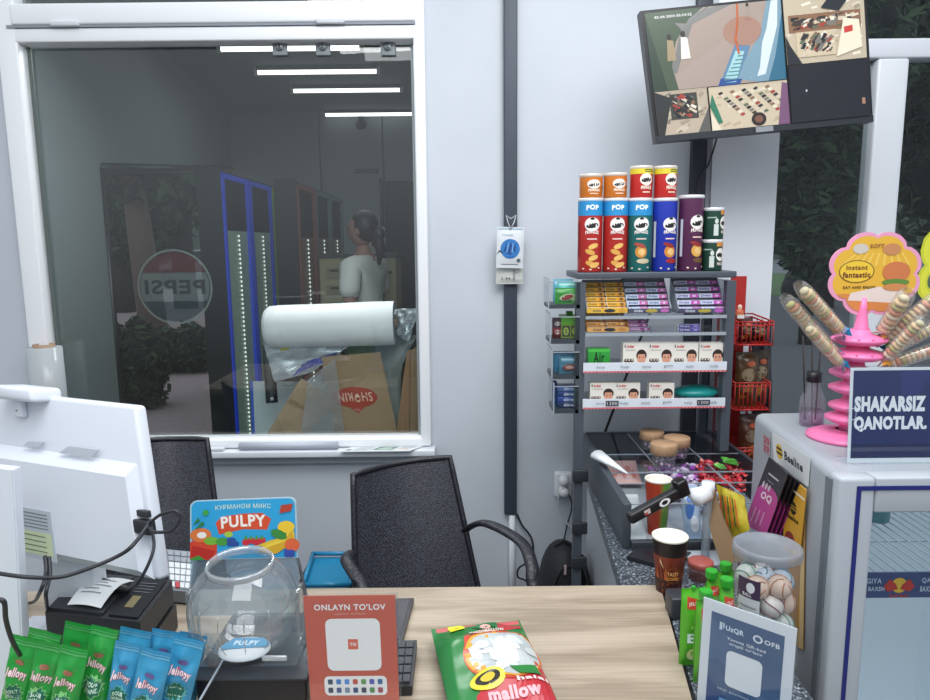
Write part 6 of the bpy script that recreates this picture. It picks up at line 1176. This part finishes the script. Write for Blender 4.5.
def slip(u, v, w=0): k = v; return f(.2+.36*u+.12*k, .1+.66*k, .01+.016*math.sin(PI*k*.95)+.004*math.sin(PI*u)+w)
m = MB(); m.surf(lambda u, v: slip(u, v), 6, 14, mat('#e6e9ea', .6)); m.surf(lambda u, v: slip(1-u, v, -.0006), 6, 14, mat('#d0d3d6', .6)); pr = Pr(m, slip, .0003, g=.08)
for k in range(6): pr.rect(.15, .25+k*.1, .15+[.6, .45, .7, .5, .65, .3][k], .275+k*.1, '#8d9299', 1, 1)
m.build('paper_slip', t)
m = MB(); A, B = G(85, 577, .885), G(128, 590, .875); m.tube([A-t.location, B-t.location], .009, mat('#1e2024', .4), 10); m.build('tear_bar', t)
# calculator
c_ = [G(170, 590, .785), G(190, 592, .785), G(196, 552, .80), G(166, 549, .80)]; t = thing('calculator', 'grey desk calculator with white keys behind the header card', 'calculator', qz(sum(c_, Vector())/4, ZD)); f = bil(*[v-t.location for v in c_]); m = MB(); slab(m, f, .03, mat('#7f858c', .4)); m.build('casing', t)
kk = None
for r_ in range(6):
    for c3 in range(4):
        col = '#c0454c' if (r_, c3) == (0, 1) else ('#9aa0a8' if r_ > 3 else '#dfe2e5'); m = MB(); slab(m, lambda u, v, w=0: f(.06+c3*.23+.19*u, .05+r_*.155+.12*v, w+.004), .004, mat(col, .4)); m.build('key', t)
# ---- sour candy packs
t = thing('acrylic_tray', 'clear acrylic tray holding the green and blue candy packs', 'tray', (-.6, .95, ZD)); x0, x1 = P(4, 700, 1.0).x, P(209, 690, 1.02).x
ox = t.location.x
m = MB(); m.box(x0-ox, .0, 0, x1-ox, .18, .004, ACR); m.build('tray_bottom', t)
for b in ((x0-ox, 0, .004, x1-ox, .003, .05), (x0-ox, .177, .004, x1-ox, .18, .07), (x0-ox, .003, .004, x0-ox+.003, .177, .06), (x1-ox-.003, .003, .004, x1-ox, .177, .11)): m = MB(); m.box(*b, ACR); m.box(b[0], b[1], b[5]-.002, b[3], b[4], b[5]+.0005, EDG); m.build('tray_wall', t)
def jel(kind, cb, Y, px, pyt, w, ry, lab, seed):
    base = {'g': '#2f9f45', 'b': '#3f9ac4'}[kind]; z0 = ZD+.008; p = P(px, pyt, Y); H = p.z-z0; W = w*mpp(p)
    m = MB(); f = pillow(m, W, H, .022, mat(base, .16), .09, .008, seed); pr = Pr(m, f, .0005, r=.3, g=.07)
    pr.rect(.02, .93, .98, .95, '#57b86a' if kind == 'g' else '#6cb6d8', 6); pr.rect(.02, .96, .98, .97, '#57b86a' if kind == 'g' else '#6cb6d8', 6)
    pr.ell(.5, .79, .17, .025, '#a5705a' if kind == 'g' else '#6a5f9c', 12, rot=-.02); pr.text('Jellopy', .5, .70, .74, .085, '#b0586c', .07, rot=-.03); pr.text('Jellopy', .5, .70, .72, .08, '#f0dcdc', .03, rot=-.03)
    st = [(.5+(.4 if k % 2 else .31)*math.cos(2*PI*k/24), .53+(.105 if k % 2 else .08)*math.sin(2*PI*k/24)) for k in range(24)]; pr.poly(st, '#8fd68a' if kind == 'g' else '#6fc0c8')
    st = [(.5+(.36 if k % 2 else .28)*math.cos(2*PI*k/24), .53+(.095 if k % 2 else .072)*math.sin(2*PI*k/24)) for k in range(24)]; pr.poly(st, '#1d6f5a'); pr.text('SOUR', .5, .555, .4, .04, '#cfeed8', .05); pr.text('WAND', .5, .505, .48, .04, '#cfeed8', .05)
    pr.ell(.5, .33, .3, .06, '#a87a4a', 14); pr.ell(.4, .3, .18, .04, '#c95a4a', 10); pr.ell(.6, .2, .3, .04, '#a8c84a' if kind == 'g' else '#6a4aa8', 12)
    o = m.build('candy_pack'); o.location = (cb, Y, z0); o.rotation_euler = (0, ry, 0); tag(o, lab, 'candy pack', ('green' if kind == 'g' else 'blue')+' sour candy packs')
def jx(px, Y): return P(px, 700, Y).x
for kind, pxb, Y, px, pyt, w, lab, sd_ in [
    ('g', 15, 1.02, 27, 633, 27, 'green sour candy pack, leftmost in the front row', 1), ('g', 39, 1.015, 52, 638, 27, 'green sour candy pack, second in the front row', 2),
    ('g', 65, 1.0, 76, 643, 28, 'green sour candy pack, lowest of the front row and third from the left', 3), ('g', 93, 1.03, 106, 624, 28, 'green sour candy pack, right end of the green ones beside the blue ones', 4),
    ('g', 30, 1.09, 47, 627, 33, 'green sour candy pack in the back row, left, mostly hidden', 5), ('g', 68, 1.1, 81, 621, 30, 'green sour candy pack in the back row with a bright glint on top', 6),
    ('b', 120, 1.02, 129, 640, 26, 'blue sour candy pack, left of the front row and half overlapped', 7), ('b', 146, 1.0, 158, 646, 31, 'blue sour candy pack in the middle of the front row', 8),
    ('b', 175, 1.03, 191, 634, 31, 'blue sour candy pack, right end of the front row', 9), ('b', 125, 1.09, 137, 627, 32, 'blue sour candy pack in the back row, left', 10), ('b', 158, 1.1, 168, 629, 31, 'blue sour candy pack in the back row, middle', 11), ('b', 182, 1.12, 194, 632, 28, 'blue sour candy pack in the back row, right end', 12)]:
    top = P(px, pyt, Y); xb = jx(pxb, Y); zb7 = P(pxb, 700, Y).z; sl_ = (top.x-xb)/(top.z-zb7); jel(kind, top.x-sl_*(top.z-ZD-.008)*1.0, Y, px, pyt, w, math.atan(sl_), lab, sd_)
# ---- header card, bowl and box
p = P(244, 606, 1.13); Rb = 54*mpp(p); zb = p.z-Rb*.93
t = thing('black_box', 'black box carrying the clear round sweet bowl', 'box', (p.x+.01, p.y, ZD)); H = zb-ZD-.004; a0 = P(198, 680, 1.07).x-p.x-.01; a1 = P(306, 670, 1.07).x-p.x-.01
m = MB(); m.box(a0, -.07, 0, a1, .13, H, mat('#1c1d21', .35), .004); m.build('box_body', t); m = MB(); m.box(-.02, -.075, H*.2, .03, -.069, H*.55, mat('#8a8f96', .4), .003); m.build('front_window', t); m = MB(); m.box(a0-.004, -.075, H, a1+.004, .134, H+.003, mat('#33363b', .3)); m.build('lid', t)
t = thing('sweet_bowl', 'empty clear round plastic bowl with a wide opening in front of the header card', 'bowl', (p.x, p.y, zb))
tilt_ = Matrix.Translation((0, 0, Rb*.93)) @ Matrix.Rotation(math.radians(4), 4, 'X'); CP = clear('#f4f7f8', .12, .05, edge=.95, milky=.05)
m = MB(); m.X = tilt_; op = .66; prof = [(Rb*math.sin(a_), Rb*math.cos(a_)) for a_ in [op+(PI-op)*k/22 for k in range(23)]]; prof[-1] = (0, prof[-1][1]); m.lathe(prof, CP, 48); m.build('bowl_shell', t)
m = MB(); m.X = tilt_; zr = Rb*math.cos(op); rr_ = Rb*math.sin(op); m.lathe([(rr_*.98, zr), (rr_*1.0, zr+.008), (rr_*.94, zr+.012), (rr_*.9, zr+.004), (rr_*.92, zr-.004)], clear('#e6eaee', .2, .1, edge=.8, milky=.2), 48); m.build('opening_rim', t)
m = MB(); m.box(-Rb*1.0, -Rb*.2, Rb*.25, -Rb*.9, Rb*.2, Rb*1.3, CP, .003); m.box(Rb*.98, -Rb*.2, Rb*.25, Rb*1.08, Rb*.2, Rb*1.3, CP, .003); m.box(-Rb*1.0, -Rb*.5, -.001, Rb*1.05, Rb*.6, .004, CP); m.box(Rb*.5, -Rb*.75, Rb*.28, Rb*.95, -Rb*.68, Rb*.38, clear('#dfe6ea', .2, .1, edge=.8, milky=.25), .003); m.build('side_bracket', t)
m = MB()
for k in range(5): a_ = -1.2+k*.5; m.tube([(Rb*.9*math.sin(a_)*math.cos(b), -Rb*.9*math.cos(a_)*math.cos(b), Rb*.95+Rb*.9*math.sin(b)) for b in [-.7+.12*j for j in range(9)]], .0011, clear('#ffffff', .5, .1, edge=.9), 5)
m.build('mould_ridge', t, kind='stuff')
m = MB(); m.ball((0, -.01, .012), (Rb*.5, Rb*.42, .004), mat('#dfe3e6', .5), 24, 5); pr = Pr(m, lambda u, v, w=0: Vector((u*Rb*.46, -.01+v*Rb*.38, .0165+w)), .0005); pr.poly([(-.95, .1), (-.6, .8), (.6, .8), (.95, .3), (.9, -.0), (-.9, -.2)], '#4d9cc4'); pr.text('PULPY', 0, .35, 1.0, .4, '#dff0f8', .04); m.build('round_leaflet', t)
c_ = [P(188, 585, 1.25), P(299, 585, 1.25), P(296, 497, 1.27), P(190, 501, 1.27)]; c_[0].z = c_[1].z = zb+.002
t = thing('header_card', 'bright blue fruit printed header card behind the clear bowl', 'card', (c_[0]+c_[1])/2); f = bil(*[v-t.location for v in c_]); ht = 1
vz = (P(240, 562, 1.25).z-c_[0].z)/(c_[3].z-c_[0].z); g_ = lambda u, v, w=0: f(u, vz+(1-vz)*v, w)
m = MB(); pts = []
for cu, cv, a0_, r0, r1 in ((.93, .9, 0, .07, .1), (.07, .9, 90, .07, .1)):
    for k in range(6): a_ = math.radians(a0_+k*18); pts.append((cu+r0*math.cos(a_), cv+r1*math.sin(a_)))
pts = [(0, -.0), (1, -.0)]+pts; m.add([g_(u, v, 0) for u, v in pts]+[g_(u, v, -.003) for u, v in pts], [tuple(range(len(pts))), tuple(range(len(pts), 2*len(pts)))[::-1]]+[(i, i+len(pts), (i+1) % len(pts)+len(pts), (i+1) % len(pts)) for i in range(len(pts))], mat('#a9c8d6', .3))
pr = Pr(m, g_, .0003); pr.poly([(.5+(u-.5)*.97, .5+(v-.5)*.97) for u, v in pts], '#2fa3d6')
pr.text('КУРМАНОМ МИКС', .5, .87, .52, .075, '#e3ecc0', .0, arc=.2); pr.poly([(.24, .62), (.27, .42), (.5, .5), (.72, .48), (.76, .66), (.68, .76), (.5, .76), (.3, .72)], '#d6502e'); pr.text('PULPY', .5, .62, .42, .2, '#f6efe6', .035, rot=.03, arc=.1)
pr.poly([(0, .3), (.12, .42), (.25, .33), (.25, 0), (0, 0)], '#d8452c'); pr.poly([(.02, .25), (.23, .15), (.2, 0), (0, .05)], '#c02c24'); pr.poly([(0, .02), (.08, .08), (.14, -.0), (0, -.0)], '#3c9a3c'); pr.ell(.1, .42, .1, .12, '#e07a3c', 18); pr.ell(.11, .42, .045, .055, '#f4f0ea', 14); pr.ell(.2, .32, .07, .07, '#7ab53c', 14); pr.ell(.3, .3, .06, .07, '#4a9a3c', 14); pr.ell(.36, .42, .04, .05, '#a8cc4a', 12)
for k in range(5): pr.ell(.37+.03*(k % 3), .26+.06*(k//3), .028, .045, '#2f4f9c', 10)
for k in range(4): pr.ell(.52+.05*k, .28+.03*(k % 2), .035, .055, '#cf2f3c', 10); pr.poly([(.5+.05*k, .33), (.54+.05*k, .33), (.52+.05*k, .4)], '#4a9a3c')
for k in range(3): pr.poly([(.62, .22-.05*k), (.8, .2-.06*k), (.98, .38-.05*k), (.95, .55-.03*k), (.88, .36-.04*k), (.74, .3-.05*k)], ['#e8c33a', '#f0d24a', '#d9ab2c'][k])
pr.ell(.9, .52, .08, .1, '#efc838', 14); pr.ell(.83, .4, .06, .1, '#3c8a3c', 12, rot=.6); pr.ell(.95, .22, .07, .11, '#e0683c', 14)
for k in range(4): pr.ell(.9+.04*(k % 2), .06+.05*(k//2), .03, .04, '#3a4fa8', 9)
pr.poly([(.84, .75), (.95, .78), (.97, .9), (.86, .88)], '#b5432f'); pr.poly([(.05, .52), (.12, .66), (.14, .6)], '#2f7a3c'); pr.poly([(.03, .6), (.08, .72), (.1, .66)], '#2f7a3c'); pr.ell(.15, .8, .03, .05, '#3fa34a', 10)
m.build('printed_board', t); m = MB(); slab(m, lambda u, v, w=0: f(u, v*vz, w-.001), .002, clear('#d8e6ee', .1, .05, edge=.6, milky=.1)); m.build('clear_back', t)
# ---- orange payment sign
c_ = [qz(P(311, 700, 1.055), ZD+.004), qz(P(400, 700, 1.055), ZD+.004), P(395, 595, 1.09), P(303, 596, 1.09)]; c_[0].x = P(311, 700, 1.055).x+.002; c_[0].y = c_[1].y = 1.05
t = thing('payment_sign', 'orange red payment sign in a clear holder at the desk front', 'sign', qz((c_[0]+c_[1])/2, ZD)); f = bil(*[v-t.location for v in c_]); m = MB(); slab(m, f, .002, mat('#c4604e', .4)); pr = Pr(m, f, .0003); WH = '#eeeae6'
pr.text("ONLAYN TO'LOV", .5, .915, .78, .045, WH, .025); pr.text('oplata onlayn', .5, .865, .34, .018, '#e0a898', .01)
rrect(pr, .22, .45, .82, .83, .07, .045, WH); pr.rect(.46, .605, .57, .68, '#d96a54'); pr.text('TO', .515, .642, .07, .025, WH, .04)
rrect(pr, .17, .27, .87, .41, .05, .035, WH); ic = ['#3f4f6a', '#4a7fc0', '#5a8fd0', '#c05a4a', '#6a9a5a', '#5a5fae', '#3f6f9a', '#3a4a5a', '#4a5a8a', '#7a8aa0', '#35507a', '#2f3f55', '#4f8a4a', '#a04a5a']
for k in range(14): u0 = .21+(k % 7)*.093; v0 = .35-(k//7)*.06; rrect(pr, u0, v0, u0+.055, v0+.038, .012, .008, ic[k])
pr.text('ilovalar orqali', .5, .2, .4, .02, '#e6b8aa', .01)
m.build('printed_sheet', t); m = MB(); slab(m, lambda u, v, w=0: f(-.025+1.05*u, v*1.01, w+.004), .002, ACR); slab(m, lambda u, v, w=0: f(-.025+1.05*u, v*1.01, w-.005), .002, ACR); m.build('clear_holder', t)
# keyboard
KA, KB_, KC, KD = G(298, 690, ZD+.02), G(412, 686, ZD+.02), G(417, 640, ZD+.025), G(300, 643, ZD+.025); t = thing('keyboard', 'black keyboard half hidden behind the orange sign', 'keyboard', qz((KA+KB_+KC+KD)/4, ZD)); f = bil(*[v-t.location for v in (KA, KB_, KC, KD)])
m = MB(); slab(m, f, .018, mat('#2a2c31', .45)); m.build('casing', t); k0 = None
for r_ in range(5):
    for c3 in range(14): m = MB(); slab(m, lambda u, v, w=0: f(.02+c3*.069+.058*u, .05+r_*.185+.15*v, w+.005), .005, mat('#3a3d43', .5)); m.build('key', t)
q = [G(x, y, ZD+.012) for x, y in ((330, 650), (402, 641), (414, 598), (330, 600))]; f = bil(*q); t = thing('tablet', 'black flat tablet lying behind the orange sign, its corner showing at the right', 'tablet', (0, 0, 0)); m = MB(); slab(m, f, .011, mat('#2b2a31', .35)); m.build('casing', t); m = MB(); slab(m, lambda u, v, w=0: f(.04+.92*u, .05+.9*v, w+.001), .0009, mat('#37323c', .2)); m.build('display', t)
# black cable behind sign
cable('black_cable', [G(296, 552, .76)+Vector((0, 0, 0)), G(306, 600, .755), G(300, 640, .755)], .004, '#2a2c32', 'black cable between the header card and the orange sign')
# marshmallow bag
A, B = G(476, 627, ZD+.03), G(506, 712, ZD+.03); dr = (A-B); W = 90*mpp(A); Hh = dr.length+.05; t = None; m = MB(); GR = mat('#2a7a3c', .25)
f = pillow(m, W, Hh, .06, GR, .06, .012, 3); pr = Pr(m, f, .0006, r=.25, g=.05)
pr.poly([(.5, .94), (.98, .94), (.96, .86), (.74, .8), (.6, .9)], '#b53a3c'); pr.poly([(.05, .99), (.98, .99), (.98, .945), (.05, .945)], '#c25a5c'); pr.poly([(.25, .2), (.45, .3), (.98, .42), (.98, .02), (.2, .02)], '#b52f38'); pr.poly([(.28, .6), (.35, .74), (.52, .8), (.4, .78), (.28, .7), (.24, .5), (.3, .36)], '#c9483a')
pr.ell(.62, .53, .4, .27, '#c4532e', 28, rot=.1); pr.ell(.62, .53, .385, .255, '#dba03c', 28, rot=.1); pr.ell(.63, .53, .365, .24, '#b9c0c0', 28, rot=.1); rr = random.Random(9)
for k in range(26):
    a_, q = rr.uniform(0, 6.28), rr.random()**.5; pr.ell(.63+.29*q*math.cos(a_), .54+.185*q*math.sin(a_), .085, .045, ['#eceeee', '#dfe3e3', '#f4f5f4', '#d3d8d8'][k % 4], 12, rot=rr.uniform(0, 3))
pr.rect(.18, .86, .34, .985, '#e0dc2c', 3, 3); pr.text('*', .26, .9, .05, .03, '#b53a2c'); pr.poly([(.4, .86), (.7, .9), (.68, .8), (.62, .84), (.5, .8)], '#23703a'); pr.text('MARSHMALLOW', .55, .78, .4, .035, '#e8d0c8', .04, rot=.15); pr.ell(.55, .83, .06, .03, '#e0a8a0', 10)
pr.poly([(.62, .36), (.9, .4), (.92, .3), (.7, .3)], '#2f7f3a'); pr.ell(.38, .28, .17, .07, '#e3cf3a', 18); pr.ell(.38, .28, .12, .045, '#23231c', 16); pr.ell(.38, .28, .07, .028, '#d0b83a', 12); pr.text('halal', .8, .25, .3, .03, '#e8d8d8', .03); pr.text('mallow', .6, .18, .5, .07, '#e0a0a8', .05)
o = m.build('marshmallow_bag'); tag(o, 'green and red bag of white marshmallows lying on the desk', 'bag')
yaw = math.atan2(dr.y, dr.x)-PI/2; o.rotation_euler = (-PI/2, 0, yaw); o.location = Vector((A.x, A.y, ZD+.032))-Vector((dr.x, dr.y, 0)).normalized()*(Hh-.005)
